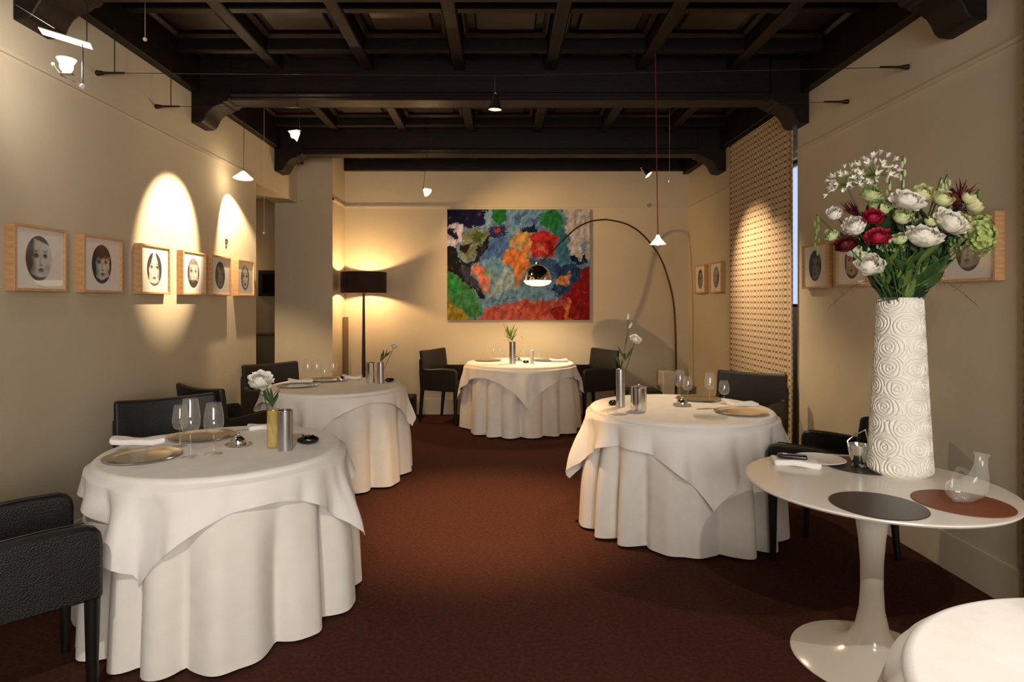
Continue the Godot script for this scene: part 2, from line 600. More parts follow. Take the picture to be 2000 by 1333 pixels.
func painting_image() -> Image:
	var w := 600
	var h := 466
	var im := Image.create(w, h, false, Image.FORMAT_RGB8)
	var P := [
		[[0.27, 0, 0.34, 0.02, 0.31, 0.14, 0.2, 0.17, 0.25, 0.08], 130, 160, 160],
		[[0.42, 0, 0.68, 0, 0.68, 0.2, 0.5, 0.24, 0.41, 0.2], 112, 146, 152],
		[[0.47, 0.05, 0.56, 0.03, 0.52, 0.09, 0.5, 0.16, 0.46, 0.14], 70, 104, 130],
		[[0.58, 0.08, 0.66, 0.06, 0.64, 0.14, 0.6, 0.15], 66, 96, 140],
		[[0, 0, 0.27, 0, 0.26, 0.13, 0.17, 0.18, 0.08, 0.13, 0, 0.17], 26, 26, 48],
		[[0, 0.16, 0.05, 0.1, 0.1, 0.13, 0.13, 0.22, 0.09, 0.3, 0.05, 0.36, 0, 0.33], 206, 190, 182],
		[[0, 0.18, 0.04, 0.17, 0.05, 0.22, 0.02, 0.25], 30, 24, 34],
		[[0.03, 0.23, 0.08, 0.2, 0.07, 0.27, 0.04, 0.28], 36, 30, 40],
		[[0.24, 0.3, 0.42, 0.24, 0.42, 0.36, 0.36, 0.5, 0.28, 0.52, 0.22, 0.45], 72, 104, 134],
		[[0.26, 0.46, 0.36, 0.44, 0.4, 0.5, 0.37, 0.58, 0.3, 0.6, 0.24, 0.5], 108, 146, 150],
		[[0.12, 0.2, 0.22, 0.18, 0.3, 0.19, 0.26, 0.32, 0.21, 0.42, 0.13, 0.47, 0.08, 0.4, 0.1, 0.3], 118, 124, 84],
		[[0.18, 0.24, 0.26, 0.21, 0.23, 0.3, 0.18, 0.33], 62, 80, 34],
		[[0, 0.33, 0.06, 0.35, 0.09, 0.46, 0.15, 0.5, 0.2, 0.42, 0.26, 0.26, 0.31, 0.2, 0.28, 0.33, 0.22, 0.46, 0.17, 0.5, 0.18, 0.62, 0.27, 0.79, 0.24, 0.81, 0.12, 0.67, 0.06, 0.57, 0, 0.57], 34, 31, 30],
		[[0.09, 0.33, 0.15, 0.3, 0.16, 0.36, 0.13, 0.4, 0.1, 0.38], 40, 26, 16],
		[[0.1, 0.5, 0.16, 0.55, 0.21, 0.66, 0.25, 0.74, 0.2, 0.74, 0.13, 0.65], 62, 60, 66],
		[[0, 0.57, 0.06, 0.57, 0.13, 0.68, 0.21, 0.8, 0.26, 0.9, 0.19, 0.98, 0.1, 0.93, 0, 0.82], 66, 124, 62],
		[[0.02, 0.6, 0.06, 0.62, 0.1, 0.74, 0.06, 0.78, 0.01, 0.7], 44, 142, 60],
		[[0, 0.82, 0.07, 0.88, 0.16, 0.97, 0.21, 1, 0, 1], 156, 128, 38],
		[[0.33, 0, 0.42, 0, 0.41, 0.08, 0.37, 0.16, 0.33, 0.12], 36, 108, 46],
		[[0.29, 0.17, 0.36, 0.15, 0.41, 0.13, 0.42, 0.22, 0.37, 0.27, 0.31, 0.25], 34, 42, 74],
		[[0.34, 0.17, 0.38, 0.16, 0.38, 0.2, 0.35, 0.21], 166, 40, 24],
		[[0.66, 0.04, 0.76, 0.0, 0.81, 0.08, 0.83, 0.2, 0.79, 0.3, 0.72, 0.2, 0.66, 0.12], 40, 122, 54],
		[[0.77, 0.2, 0.84, 0.14, 0.86, 0.34, 0.84, 0.5, 0.78, 0.5, 0.76, 0.36], 66, 118, 122],
		[[0.82, 0, 1, 0, 1, 0.45, 0.95, 0.47, 0.88, 0.42, 0.85, 0.25], 208, 192, 162],
		[[0.93, 0.34, 0.98, 0.3, 0.98, 0.4, 0.94, 0.42], 128, 150, 150],
		[[0.53, 0.16, 0.62, 0.14, 0.63, 0.2, 0.56, 0.22], 28, 36, 58],
		[[0.42, 0.28, 0.48, 0.22, 0.53, 0.2, 0.59, 0.22, 0.57, 0.33, 0.5, 0.33, 0.47, 0.36, 0.41, 0.33], 206, 152, 74],
		[[0.44, 0.33, 0.52, 0.33, 0.53, 0.37, 0.46, 0.37], 176, 178, 150],
		[[0.4, 0.38, 0.48, 0.35, 0.55, 0.38, 0.58, 0.46, 0.55, 0.55, 0.53, 0.64, 0.49, 0.7, 0.47, 0.6, 0.45, 0.51, 0.39, 0.49, 0.38, 0.43], 222, 126, 58],
		[[0.53, 0.33, 0.57, 0.33, 0.6, 0.43, 0.56, 0.46, 0.53, 0.4], 214, 140, 60],
		[[0.58, 0.26, 0.62, 0.19, 0.7, 0.19, 0.76, 0.26, 0.77, 0.36, 0.75, 0.44, 0.68, 0.43, 0.62, 0.42, 0.57, 0.34], 188, 46, 38],
		[[0.6, 0.3, 0.68, 0.32, 0.7, 0.38, 0.62, 0.39], 222, 104, 78],
		[[0.71, 0.28, 0.75, 0.31, 0.75, 0.41, 0.71, 0.38], 126, 30, 30],
		[[0.18, 0.48, 0.24, 0.5, 0.3, 0.62, 0.28, 0.77, 0.24, 0.69, 0.19, 0.56], 216, 118, 84],
		[[0.25, 0.53, 0.32, 0.55, 0.3, 0.64, 0.26, 0.6], 126, 150, 104],
		[[0.37, 0.56, 0.43, 0.52, 0.47, 0.64, 0.51, 0.76, 0.42, 0.8, 0.29, 0.8, 0.3, 0.72], 150, 168, 146],
		[[0.57, 0.44, 0.75, 0.46, 0.83, 0.55, 0.75, 0.62, 0.66, 0.64, 0.58, 0.6], 58, 92, 116],
		[[0.76, 0.52, 0.86, 0.48, 0.95, 0.54, 0.92, 0.68, 0.85, 0.76, 0.77, 0.79, 0.72, 0.74, 0.76, 0.62], 40, 62, 90],
		[[0.85, 0.4, 0.9, 0.41, 0.93, 0.46, 0.98, 0.4, 0.98, 0.46, 0.93, 0.5, 0.87, 0.47], 28, 36, 56],
		[[0.74, 0.66, 0.8, 0.6, 0.86, 0.57, 0.86, 0.66, 0.81, 0.7], 204, 144, 92],
		[[0.79, 0.62, 0.84, 0.6, 0.83, 0.66, 0.8, 0.67], 186, 96, 30],
		[[0.48, 0.72, 0.6, 0.71, 0.78, 0.76, 0.74, 0.82, 0.5, 0.83, 0.27, 0.86, 0.3, 0.79], 108, 140, 142],
		[[0.3, 0.8, 0.4, 0.81, 0.5, 0.79, 0.46, 0.81, 0.36, 0.82], 62, 84, 84],
		[[0.93, 0.57, 1, 0.5, 1, 1, 0.8, 1, 0.79, 0.8, 0.88, 0.72], 142, 28, 26],
		[[0.22, 0.98, 0.28, 0.9, 0.4, 0.86, 0.52, 0.83, 0.76, 0.82, 0.84, 0.84, 0.86, 1, 0.2, 1], 184, 84, 64],
		[[0.52, 0.84, 0.72, 0.83, 0.72, 0.95, 0.55, 1, 0.5, 0.92], 176, 74, 46],
		[[0.84, 0.8, 0.87, 0.8, 0.86, 1, 0.83, 1], 214, 110, 48],
		[[0.72, 0.9, 0.82, 0.86, 0.83, 1, 0.74, 1], 140, 32, 26],
	]
	var polys := []
	var boxes := []
	for q in P:
		var v := PackedVector2Array()
		var r := Rect2(q[0][0], q[0][1], 0, 0)
		for k in range(0, q[0].size(), 2):
			v.append(Vector2(q[0][k], q[0][k + 1]))
			r = r.expand(v[-1])
		polys.append(v)
		boxes.append(r)
	var n := FastNoiseLite.new()
	n.frequency = 0.016
	n.fractal_octaves = 4
	var s := FastNoiseLite.new()
	s.seed = 5
	s.frequency = 0.04
	s.fractal_octaves = 3
	for y in h:
		for x in w:
			var q := Vector2((x + 0.5) / w, (y + 0.5) / h)
			q += Vector2(n.get_noise_2d(x, y), n.get_noise_2d(x + 700, y)) * 0.035
			q = q.clamp(Vector2(0.001, 0.001), Vector2(0.999, 0.999))
			q += Vector2(s.get_noise_2d(x * 2.5, y * 2.5), s.get_noise_2d(x * 2.5 + 900, y * 2.5)) * 0.014
			q = q.clamp(Vector2(0.001, 0.001), Vector2(0.999, 0.999))
			var c := rgb(98, 136, 168)
			for k in range(polys.size() - 1, -1, -1):
				if boxes[k].has_point(q) and Geometry2D.is_point_in_polygon(q, polys[k]):
					c = rgb(int(P[k][1] * 0.94), P[k][2], mini(255, int(P[k][3] * 1.22)))
					break
			var stroke := s.get_noise_2d(x * 0.9 + y * 0.3, y * 0.5 - x * 0.2)
			c = c * (0.86 + 0.3 * stroke)
			c = c.lerp(rgb(190, 180, 150), clampf(s.get_noise_2d(x * 1.3 + 300, y * 0.6) - 0.38, 0.0, 0.35))
			im.set_pixel(x, y, c.clamp())
	# loose dabs of paint dragged over the shapes
	var r := RandomNumberGenerator.new()
	r.seed = 9
	for k in 1100:
		var px := r.randi_range(0, w - 1)
		var py := r.randi_range(0, h - 1)
		var sx := clampi(px + r.randi_range(-6, 6), 0, w - 1)
		var sy := clampi(py + r.randi_range(-6, 6), 0, h - 1)
		var c := im.get_pixel(sx, sy) * r.randf_range(0.78, 1.16)
		if r.randf() < 0.05:
			c = c.lerp(rgb(210, 205, 190), 0.5)
		var a := r.randf() * PI
		var l := r.randf_range(3.0, 11.0)
		var wd := r.randf_range(1.2, 3.2)
		for yy in range(-11, 12):
			for xx in range(-11, 12):
				var u := xx * cos(a) + yy * sin(a)
				var v := -xx * sin(a) + yy * cos(a) + 0.03 * u * u
				if absf(u) < l and absf(v) < wd * (1.0 - 0.6 * absf(u) / l):
					var tx := px + xx
					var ty := py + yy
					if tx >= 0 and ty >= 0 and tx < w and ty < h:
						im.set_pixel(tx, ty, im.get_pixel(tx, ty).lerp(c.clamp(), 0.6))
	return im


# ------------------------------------------------------------------ lights
func spot(parent: Node3D, at: Vector3, towards: Vector3, energy: float, angle: float, color: Color, blend := 0.6, size := 0.02) -> void:
	var l := SpotLight3D.new()
	l.name = "spot_light"
	parent.add_child(l, true)
	l.position = at
	var up := Vector3.UP if absf((towards - at).normalized().y) < 0.98 else Vector3.BACK
	l.look_at_from_position(parent.position + at, parent.position + towards, up) if parent.rotation == Vector3.ZERO else l.look_at_from_position(parent.to_global(at), parent.to_global(towards), up)
	l.light_energy = energy
	l.spot_angle = angle
	l.spot_angle_attenuation = blend
	l.light_color = color
	l.light_size = size
	l.spot_range = 14.0
	l.spot_attenuation = 2.0
	l.shadow_enabled = true


func omni(parent: Node3D, at: Vector3, energy: float, color: Color, size := 0.03) -> void:
	var l := OmniLight3D.new()
	l.name = "point_light"
	parent.add_child(l, true)
	l.position = at
	l.light_energy = energy
	l.light_color = color
	l.light_size = size
	l.omni_range = 14.0
	l.omni_attenuation = 2.0
	l.shadow_enabled = true


const WARM := Color(1.0, 0.80, 0.56)
const HALO := Color(1.0, 0.87, 0.70)
const COOL := Color(1.0, 0.95, 0.90)


func _ready() -> void:
	rng.seed = 7
	# ---- camera
	var cam := Camera3D.new()
	cam.name = "camera"
	add_child(cam)
	cam.position = Vector3(0, 1.45, 0)
	cam.projection = Camera3D.PROJECTION_FRUSTUM
	cam.near = 0.05
	cam.far = 60.0
	cam.size = 1333.0 / 1200.0 * 0.05
	cam.frustum_offset = Vector2(23.0 / 1200.0 * 0.05, -76.5 / 1200.0 * 0.05)
	cam.current = true
	# ---- sky and exposure
	var we := WorldEnvironment.new()
	we.name = "environment"
	var e := Environment.new()
	e.background_mode = Environment.BG_COLOR
	e.background_color = Color(0.80, 0.86, 1.0)
	e.background_energy_multiplier = 5.0
	e.tonemap_mode = Environment.TONE_MAPPER_LINEAR
	e.tonemap_exposure = 0.265
	e.sdfgi_enabled = true
	e.ssao_enabled = true
	e.ssil_enabled = true
	we.environment = e
	add_child(we)
	# added area light, as daylight from an unseen window behind the camera
	var day := AreaLight3D.new()
	day.name = "added_daylight"
	add_child(day)
	day.position = Vector3(0.7, 1.6, FZ - 0.02)
	day.area_size = Vector2(2.0, 1.4)
	day.light_color = Color(1.0, 0.965, 0.93)
	day.light_energy = 45.0
	day.shadow_enabled = true
	materials()
	build_room()
	build_ceiling()
	build_windows()
	build_lamps()
	build_tables()
	build_chairs()
	build_pictures()
	build_settings()
	build_side_table()
	build_bouquet()
	build_details()


# ------------------------------------------------------------------ room shell
const LX := -2.42
const RX := 2.42
const BZ := -7.91
const FZ := 2.0
const TOP := 3.44


func build_room() -> void:
	struct("floor", span(-4.7, 2.9, -0.12, 0.0, FZ + 0.2, -9.6), M.carpet)
	var wl := struct("wall_left", span(LX - 0.27, LX, 0, TOP, FZ + 0.2, -6.09), M.plaster)
	part("lintel", span(LX - 0.27, LX, 2.63, TOP, -6.09, -7.33), M.plaster, wl)
	var wb := struct("wall_back", span(-2.69, RX + 0.3, 0, TOP, BZ, BZ - 0.2), M.plaster)
	part("pilaster", span(-2.69, -2.0, 0, TOP, -7.33, BZ - 0.001), M.pilaster, wb)
	var wr := struct("wall_right", span(RX, RX + 0.27, 0, TOP, FZ + 0.2, -5.0), M.plaster)
	part("far_pier", span(RX, RX + 0.27, 0, TOP, -6.45, BZ), M.plaster, wr)
	var wf := struct("wall_front", span(LX, -0.3, 0, TOP, FZ, FZ + 0.2), M.plaster)
	part("pier", span(1.7, RX, 0, TOP, FZ, FZ + 0.2), M.plaster, wf)
	part("apron", span(-0.3, 1.7, 0, 0.9, FZ, FZ + 0.2), M.plaster, wf)
	part("head", span(-0.3, 1.7, 2.3, TOP, FZ, FZ + 0.2), M.plaster, wf)
	var w2 := struct("added_window_2", span(-0.3, 1.7, 0.9, 2.3, FZ + 0.1, FZ + 0.104), M.window_glass)  # added window, out of view, that goes with the front daylight
	for q in [[-0.3, -0.24, 0.9, 2.3], [1.64, 1.7, 0.9, 2.3], [-0.24, 1.64, 0.9, 0.96], [-0.24, 1.64, 2.24, 2.3], [0.675, 0.725, 0.96, 2.24]]:
		part("window_frame", span(q[0], q[1], q[2], q[3], FZ + 0.07, FZ + 0.13, 0.005), M.porcelain, w2)
	# picture rail all round
	var y0 := 2.664
	var y1 := 2.686
	trim(span(LX, LX + 0.016, y0, y1, FZ, -6.09), M.plaster)
	trim(span(RX - 0.016, RX, y0, y1, FZ, -5.0), M.plaster)
	trim(span(RX - 0.016, RX, y0, y1, -6.45, BZ), M.plaster)
	trim(span(-2.0, RX - 0.016, y0, y1, BZ + 0.016, BZ), M.plaster)
	trim(span(-2.0, -1.984, y0, y1, -7.314, BZ + 0.016), M.plaster)
	trim(span(LX, -1.984, y0, y1, -7.314, -7.33), M.pilaster)
	# baseboards
	struct("baseboard_left", span(LX, LX + 0.014, 0, 0.205, FZ, -6.09, 0.004), M.plaster)
	struct("baseboard_right", span(RX - 0.014, RX, 0, 0.205, FZ, -5.0, 0.004), M.plaster)
	struct("baseboard_back", span(-2.0, RX - 0.014, 0, 0.205, BZ + 0.014, BZ, 0.004), M.plaster)
	struct("baseboard_pier", span(RX - 0.014, RX, 0, 0.205, -6.45, BZ, 0.004), M.plaster)
	# passage behind the opening in the left wall
	var an := struct("wall_passage", span(-4.7, -2.69, 0, 2.9, -8.6, -8.8), M.pilaster)
	part("side_wall", span(-4.7, -4.5, 0, 2.9, -4.8, -8.6), M.pilaster, an)
	part("near_wall", span(-4.5, -2.69, 0, 2.9, -4.8, -4.6), M.pilaster, an)
	part("upper_slab", span(-4.7, -2.69, 2.9, 3.1, -4.6, -8.8), M.pilaster, an)
	part("return_wall", span(-2.69, -2.6, 0, TOP, BZ - 0.2, -8.8), M.pilaster, an)


func build_ceiling() -> void:
	var ce := struct("ceiling", span(LX - 0.27, RX + 0.3, TOP, TOP + 0.12, FZ + 0.2, BZ - 0.2), M.dark_wood)
	# side and end plates along the wall heads
	for q in [span(LX, LX + 0.07, 3.09, TOP, FZ, BZ, 0.006), span(RX - 0.07, RX, 3.09, TOP, FZ, BZ, 0.006)]:
		part("wall_plate", q, M.dark_wood_long, ce)
	part("wall_plate", span(-2.0, RX - 0.07, 3.13, TOP, BZ + 0.06, BZ, 0.006), M.dark_wood, ce)
	# joists
	var jx := []
	for k in 6:
		jx.append(-1.75 + 0.715 * k)
	for x in jx:
		part("joist", span(x - 0.045, x + 0.045, 3.27, TOP, FZ, BZ, 0.008), M.dark_wood_long, ce)
	var xs := [LX + 0.07]
	xs.append_array(jx)
	xs.append(RX - 0.07)
	var zs := []
	for k in 16:
		zs.append(1.85 - 0.635 * k)
	zs.append(BZ)
	# cross bars and coffer boards
	for i in 7:
		var a: float = xs[i] + (0.045 if i > 0 else 0.0)
		var b: float = xs[i + 1] - (0.045 if i < 6 else 0.0)
		var bar := span(a, b, 3.28, TOP, -0.035, 0.035, 0.007)
		var board := MB.new()
		var w := b - a
		board.box(Vector3((a + b) / 2, TOP - 0.02, 0), Vector3(w - 0.002, 0.04, 0.563), 0.0)
		for s in [-1, 1]:
			board.box(Vector3((a + b) / 2, TOP - 0.06, s * 0.255), Vector3(w, 0.05, 0.05), 0.02)
			board.box(Vector3((a + b) / 2 + s * (w / 2 - 0.025), TOP - 0.06, 0), Vector3(0.05, 0.05, 0.46), 0.02)
		board.box(Vector3((a + b) / 2, TOP - 0.05, 0), Vector3(w - 0.2, 0.03, 0.34), 0.025)
		var bm := board.mesh(20.0)
		for z in zs.slice(0, 16):
			part("cross_bar", bar, M.dark_wood, ce, Vector3(0, 0, z))
		for z in zs.slice(0, 15):
			part("coffer_board", bm, M.panel_wood, ce, Vector3(0, 0, z - 0.3175))
	# main beams with corbels
	var cp := PackedVector2Array([Vector2(0, 0.5), Vector2(0, 0), Vector2(0.04, 0.0), Vector2(0.075, 0.005), Vector2(0.1, 0.025), Vector2(0.115, 0.06), Vector2(0.14, 0.1), Vector2(0.18, 0.13), Vector2(0.24, 0.15), Vector2(0.25, 0.165), Vector2(0.28, 0.17), Vector2(0.3, 0.19), Vector2(0.3, 0.5)])
	var cb := MB.new()
	cb.extrude(cp, 0.24, 0.006)
	var cm := cb.mesh(30.0)
	for z in [-1.28, -3.17, -4.93, -6.7]:
		part("beam", span(LX, RX, 3.04, TOP - 0.001, z - 0.1, z + 0.1, 0.012), M.dark_wood, ce)
		part("beam_moulding", span(LX, RX, 3.065, 3.1, z - 0.115, z + 0.115, 0.012), M.dark_wood, ce)
		for s in [-1, 1]:
			var c := part("corbel", cm, M.dark_wood, ce, Vector3(LX if s < 0 else RX, 2.855, z))
			if s > 0:
				c.rotation.y = PI


func drape(called: String, label: String, z0: float, z1: float, y0: float, y1: float, x: float) -> void:
	var t := thing(called, label, "fabric panel", Vector3(x, 0, (z0 + z1) / 2))
	var st := SurfaceTool.new()
	st.begin(Mesh.PRIMITIVE_TRIANGLES)
	var w := absf(z1 - z0)
	var n := 24
	var rows := 6
	var at := func(i, j, side) -> void:
		var u: float = float(i) / n
		var v: float = float(j) / rows
		st.set_uv(Vector2(u * w / 0.30, (1 - v) * (y1 - y0) / 0.0535))
		st.add_vertex(Vector3(side + 0.004 * sin(u * 9.0) * (1 - v), lerpf(y0, y1, v), (u - 0.5) * w))
	for side in [-0.006, 0.006]:
		for j in rows:
			for i in n:
				var q := [[i, j], [i + 1, j], [i + 1, j + 1], [i, j], [i + 1, j + 1], [i, j + 1]]
				if side > 0:
					q.reverse()
				for k in q:
					at.call(k[0], k[1], side)
	for i in [0, n]:
		for j in rows:
			for k in [[j, -0.006], [j + 1, -0.006], [j + 1, 0.006], [j, -0.006], [j + 1, 0.006], [j, 0.006]]:
				at.call(i, k[0], k[1])
	st.generate_normals()
	part("cloth", st.commit(), M.drape, t)
	part("rail", span(-0.014, 0.014, y1, y1 + 0.03, -w / 2, w / 2, 0.004), M.steel, t)


func build_windows() -> void:
	# window in the recess of the right wall, behind the patterned fabric panel
	var x := RX + 0.3
	var wr := struct("wall_outer", span(x, x + 0.2, 0, 1.40, -4.9, -6.6), M.plaster)
	part("head", span(x, x + 0.2, 2.78, TOP, -4.9, -6.6), M.plaster, wr)
	part("jamb", span(x, x + 0.2, 1.40, 2.78, -4.9, -5.05), M.plaster, wr)
	part("jamb", span(x, x + 0.2, 1.40, 2.78, -6.4, -6.6), M.plaster, wr)
	var wi := struct("window_1", span(x + 0.08, x + 0.084, 1.43, 2.75, -5.08, -6.37), M.window_glass)
	for q in [[1.40, 1.43, -5.05, -6.4], [2.75, 2.78, -5.05, -6.4], [1.43, 2.75, -5.05, -5.08], [1.43, 2.75, -6.37, -6.4], [1.43, 2.75, -5.95, -5.99]]:
		part("window_frame", span(x + 0.05, x + 0.11, q[0], q[1], q[2], q[3], 0.004), M.black_matte, wi)
	drape("fabric_panel", "tall beige patterned fabric panel hanging in the recess of the right wall", -5.02, -6.37, 0.02, 3.05, 2.385)
	drape("fabric_panel", "patterned fabric panel cut off by the right edge of the photo", -1.4, -2.80, 0.02, 3.05, 2.385)


# ------------------------------------------------------------------ lamps
func frustum(r0: float, r1: float, h: float, wall := 0.002, seg := 20) -> ArrayMesh:
	# hollow cone: r1 at the top (y = 0), r0 at the mouth (y = -h)
	var b := MB.new()
	b.lathe([[r1, 0], [r0, -h], [r0 - wall, -h], [maxf(r1 - wall, 0.001), -wall], [0.0, -wall], [0.0, 0.0], [r1, 0]], seg)
	return b.mesh()


func aim(o: Node3D, dir: Vector3) -> void:
	# turn the part so that its own -y looks along dir
	var y := -dir.normalized()
	var x := y.cross(Vector3.FORWARD if absf(y.z) < 0.9 else Vector3.RIGHT).normalized()
	o.basis = Basis(x, y, x.cross(y))


func bulb(r: float) -> ArrayMesh:
	var key := "bulb%f" % r
	if not cache.has(key):
		var b := MB.new()
		b.ball(Vector3.ZERO, r, 14)
		cache[key] = b.mesh()
	return cache[key]


func cable_spot(label: String, at: Vector3, towards: Vector3, kind: String, energy: float, angle: float, color: Color, cable_y: float, blend := 0.5, spill := 0.0) -> void:
	var t := thing("cable_spotlight", label, "lamp", at, 0.0, "small halogen lamps on the ceiling cables")
	var dir := (towards - at).normalized()
	var b := MB.new()
	b.tube([Vector3(0.0, cable_y - at.y, 0.0), Vector3(0.01, (cable_y - at.y) * 0.5, 0.005), -dir * 0.05], 0.0022, 6)
	part("hanger", b.mesh(), M.cable, t)
	var r := 0.045 if kind != "glass" else (0.05 if at.z < -6.0 or at.x > -2.0 else 0.085)
	var h := 0.095 if kind == "cone" else 0.06
	var s := part("shade", frustum(r, 0.016, h), M.steel if kind != "glass" else M.lit_shade, t)
	s.position = -dir * h * 0.6
	aim(s, dir)
	var k := part("bulb", bulb(0.017 if kind == "cone" else 0.024), M.halogen, t, dir * 0.012)
	if kind == "open":
		k.scale = Vector3(1.1, 1.4, 1.1)
	b = MB.new()
	b.ball(-dir * (h * 0.6 + 0.012), 0.011, 10)
	part("joint", b.mesh(), M.steel, t)
	if kind == "cone":
		b = MB.new()
		b.lathe([[0.0, 0.0], [r * 0.92, 0.0], [r * 0.92, -0.003], [0.0, -0.004]], 20)
		var ln := part("lamp_lens", b.mesh(), M.lit_shade, t, dir * (h * 0.4 - 0.006))
		aim(ln, dir)
	spot(t, dir * (0.014 if kind != "cone" else h * 0.4 + 0.004), dir, energy, angle, color, blend, 0.012)
	if kind == "cone" and cable_y < 3.0:
		b = MB.new()
		b.tube([Vector3(0, cable_y - at.y, 0.34), Vector3(0, cable_y - at.y, -0.33)], 0.0025, 6)
		part("cross_rod", b.mesh(), M.cable, t)
	if spill > 0.0:
		omni(t, dir * 0.013, spill, color, 0.012)


func build_lamps() -> void:
	# low-voltage cables stretched across the room
	var n := 0
	for z in [-3.68, -4.31]:
		var b := MB.new()
		b.tube([Vector3(LX + 0.01, 2.822, z), Vector3(0, 2.806, z), Vector3(RX - 0.01, 2.842, z + 0.04)], 0.002, 6)
		var c := thing("lamp_cable", ["thin metal cable crossing the room nearer the camera below the beams", "thin metal cable crossing the room just before the second beam"][n], "cable")
		part("wire", b.mesh(), M.cable, c)
		for s in [-1, 1]:
			b = MB.new()
			var x := LX + 0.01 if s < 0 else RX - 0.01
			var zz: float = z if s < 0 else z + 0.04
			var y := 2.822 if s < 0 else 2.842
			b.tube([Vector3(x, y, zz), Vector3(x - s * 0.03, y, zz), Vector3(x - s * 0.04, y, zz), Vector3(x - s * 0.16, y, zz)], [0.016, 0.012, 0.008, 0.006], 10)
			b.ball(Vector3(x, y, zz), 0.017, 10)
			part("turnbuckle", b.mesh(), M.cable, c)
		b = MB.new()
		b.tube([Vector3(LX + 0.11, 2.822, z), Vector3(LX + 0.11, 3.1, z)], 0.003, 6)
		part("drop_wire", b.mesh(), M.cable, c)
		n += 1
	# spots; positions read from where they hang between the beams
	cable_spot("white glowing spot above the left wall pictures beside the beam end", Vector3(-1.543, 2.711, -4.62), Vector3(-2.42, 1.96, -4.52), "glass", 34.0, 22.0, HALO, 3.4, 0.55, 0.35)
	cable_spot("glass cone lamp close to the end of the left wall", Vector3(-2.238, 2.551, -5.35), Vector3(-2.45, 1.6, -5.76), "glass", 16.0, 38.0, HALO, 3.4, 0.5, 0.2)
	cable_spot("dark steel cone spot hanging at the middle of the room", Vector3(-0.033, 2.74, -4.0), Vector3(-0.12, 0, -4.15), "cone", 40.0, 27.0, WARM, 2.81, 0.9)
	cable_spot("bare bright halogen hanging before the back wall left of the painting", Vector3(-0.762, 2.593, -6.35), Vector3(0.75, 1.3, -7.9), "glass", 12.0, 52.0, WARM, 3.4, 0.7, 0.5)
	cable_spot("spot with a bright rim beside the red pendant cord", Vector3(1.449, 2.736, -6.1), Vector3(2.42, 1.55, -5.62), "cone", 22.0, 31.0, HALO, 3.4, 1.0)
	uplight()
	pendant()
	arc_lamp()
	floor_lamp()
	# added lamps of the same kind, unseen over and behind the camera
	cable_spot("halogen spot out of view above the front tables on the left", Vector3(-0.5, 2.75, 0.3), Vector3(-1.25, 0.45, -2.75), "open", 14.0, 30.0, COOL, 3.4, 1.0, 0.5)
	cable_spot("halogen spot out of view above the front tables on the right", Vector3(0.75, 2.75, 0.35), Vector3(1.4, 0.6, -2.5), "open", 9.0, 30.0, COOL, 3.4, 1.0, 0.3)
	cable_spot("halogen spot out of view above the nearest white table", Vector3(1.0, 2.75, -0.75), Vector3(1.2, 0.7, -1.0), "open", 9.0, 40.0, COOL, 3.4, 0.9)
	# added lamp that lights the side passage, unseen behind the left wall
	var t := thing("added_passage_lamp", "added unseen wall lamp in the side passage behind the left wall", "lamp", Vector3(-3.75, 1.95, -8.5))
	part("back_plate", boxm(Vector3(0, 0, -0.09), Vector3(0.1, 0.16, 0.02), 0.004), M.brass_dark, t)
	part("bulb", bulb(0.03), M.warm_bulb, t)
	omni(t, Vector3.ZERO, 0.5, WARM, 0.03)


func uplight() -> void:
	var t := thing("reflector_lamp", "flared bright halogen under a white glass reflector plate at upper left", "lamp", Vector3(-2.012, 2.542, -2.85))
	part("lamp_bulb", bulb(0.028), M.halogen, t)
	var b := MB.new()
	b.lathe([[0.016, -0.03], [0.02, 0.0], [0.04, 0.035], [0.041, 0.035], [0.021, -0.002], [0.016, -0.03]], 18)
	part("flared_cup", b.mesh(), M.lit_shade, t)
	b = MB.new()
	b.box(Vector3.ZERO, Vector3(0.2, 0.006, 0.12), 0.002)
	var pl := part("reflector_plate", b.mesh(), M.porcelain, t, Vector3(0.0, 0.13, 0.0))
	pl.rotation = Vector3(0.12, 0.5, -0.16)
	b = MB.new()
	b.tube([Vector3(0.075, 0.12, 0), Vector3(0.075, -0.085, 0.0)], 0.003, 8)
	b.tube([Vector3(0.075, -0.09, 0), Vector3(-0.02, -0.045, 0.0), Vector3(-0.05, -0.01, 0.0), Vector3(-0.06, 0.01, 0)], 0.003, 8)
	b.box(Vector3(0.0, -0.035, 0), Vector3(0.06, 0.008, 0.02), 0.002)
	part("wire_arm", b.mesh(), M.steel, t)
	b = MB.new()
	b.ball(Vector3(0.075, -0.093, 0), 0.013, 12)
	part("counterweight", b.mesh(), M.porcelain, t)
	b = MB.new()
	b.ball(Vector3(-0.065, 0.012, 0), 0.008, 10)
	part("end_bead", b.mesh(), M.porcelain, t)
	b = MB.new()
	b.tube([Vector3(0, 0.145, 0.3), Vector3(0, 0.145, -0.16)], 0.003, 8)
	b.tube([Vector3(0, 0.145, 0.3), Vector3(0, 0.56, 0.3)], 0.0025, 6)
	b.tube([Vector3(0, 0.145, -0.14), Vector3(0, 0.56, -0.14)], 0.0025, 6)
	part("hanging_rod", b.mesh(), M.cable, t)
	omni(t, Vector3(0, 0.01, 0), 0.7, COOL, 0.02)


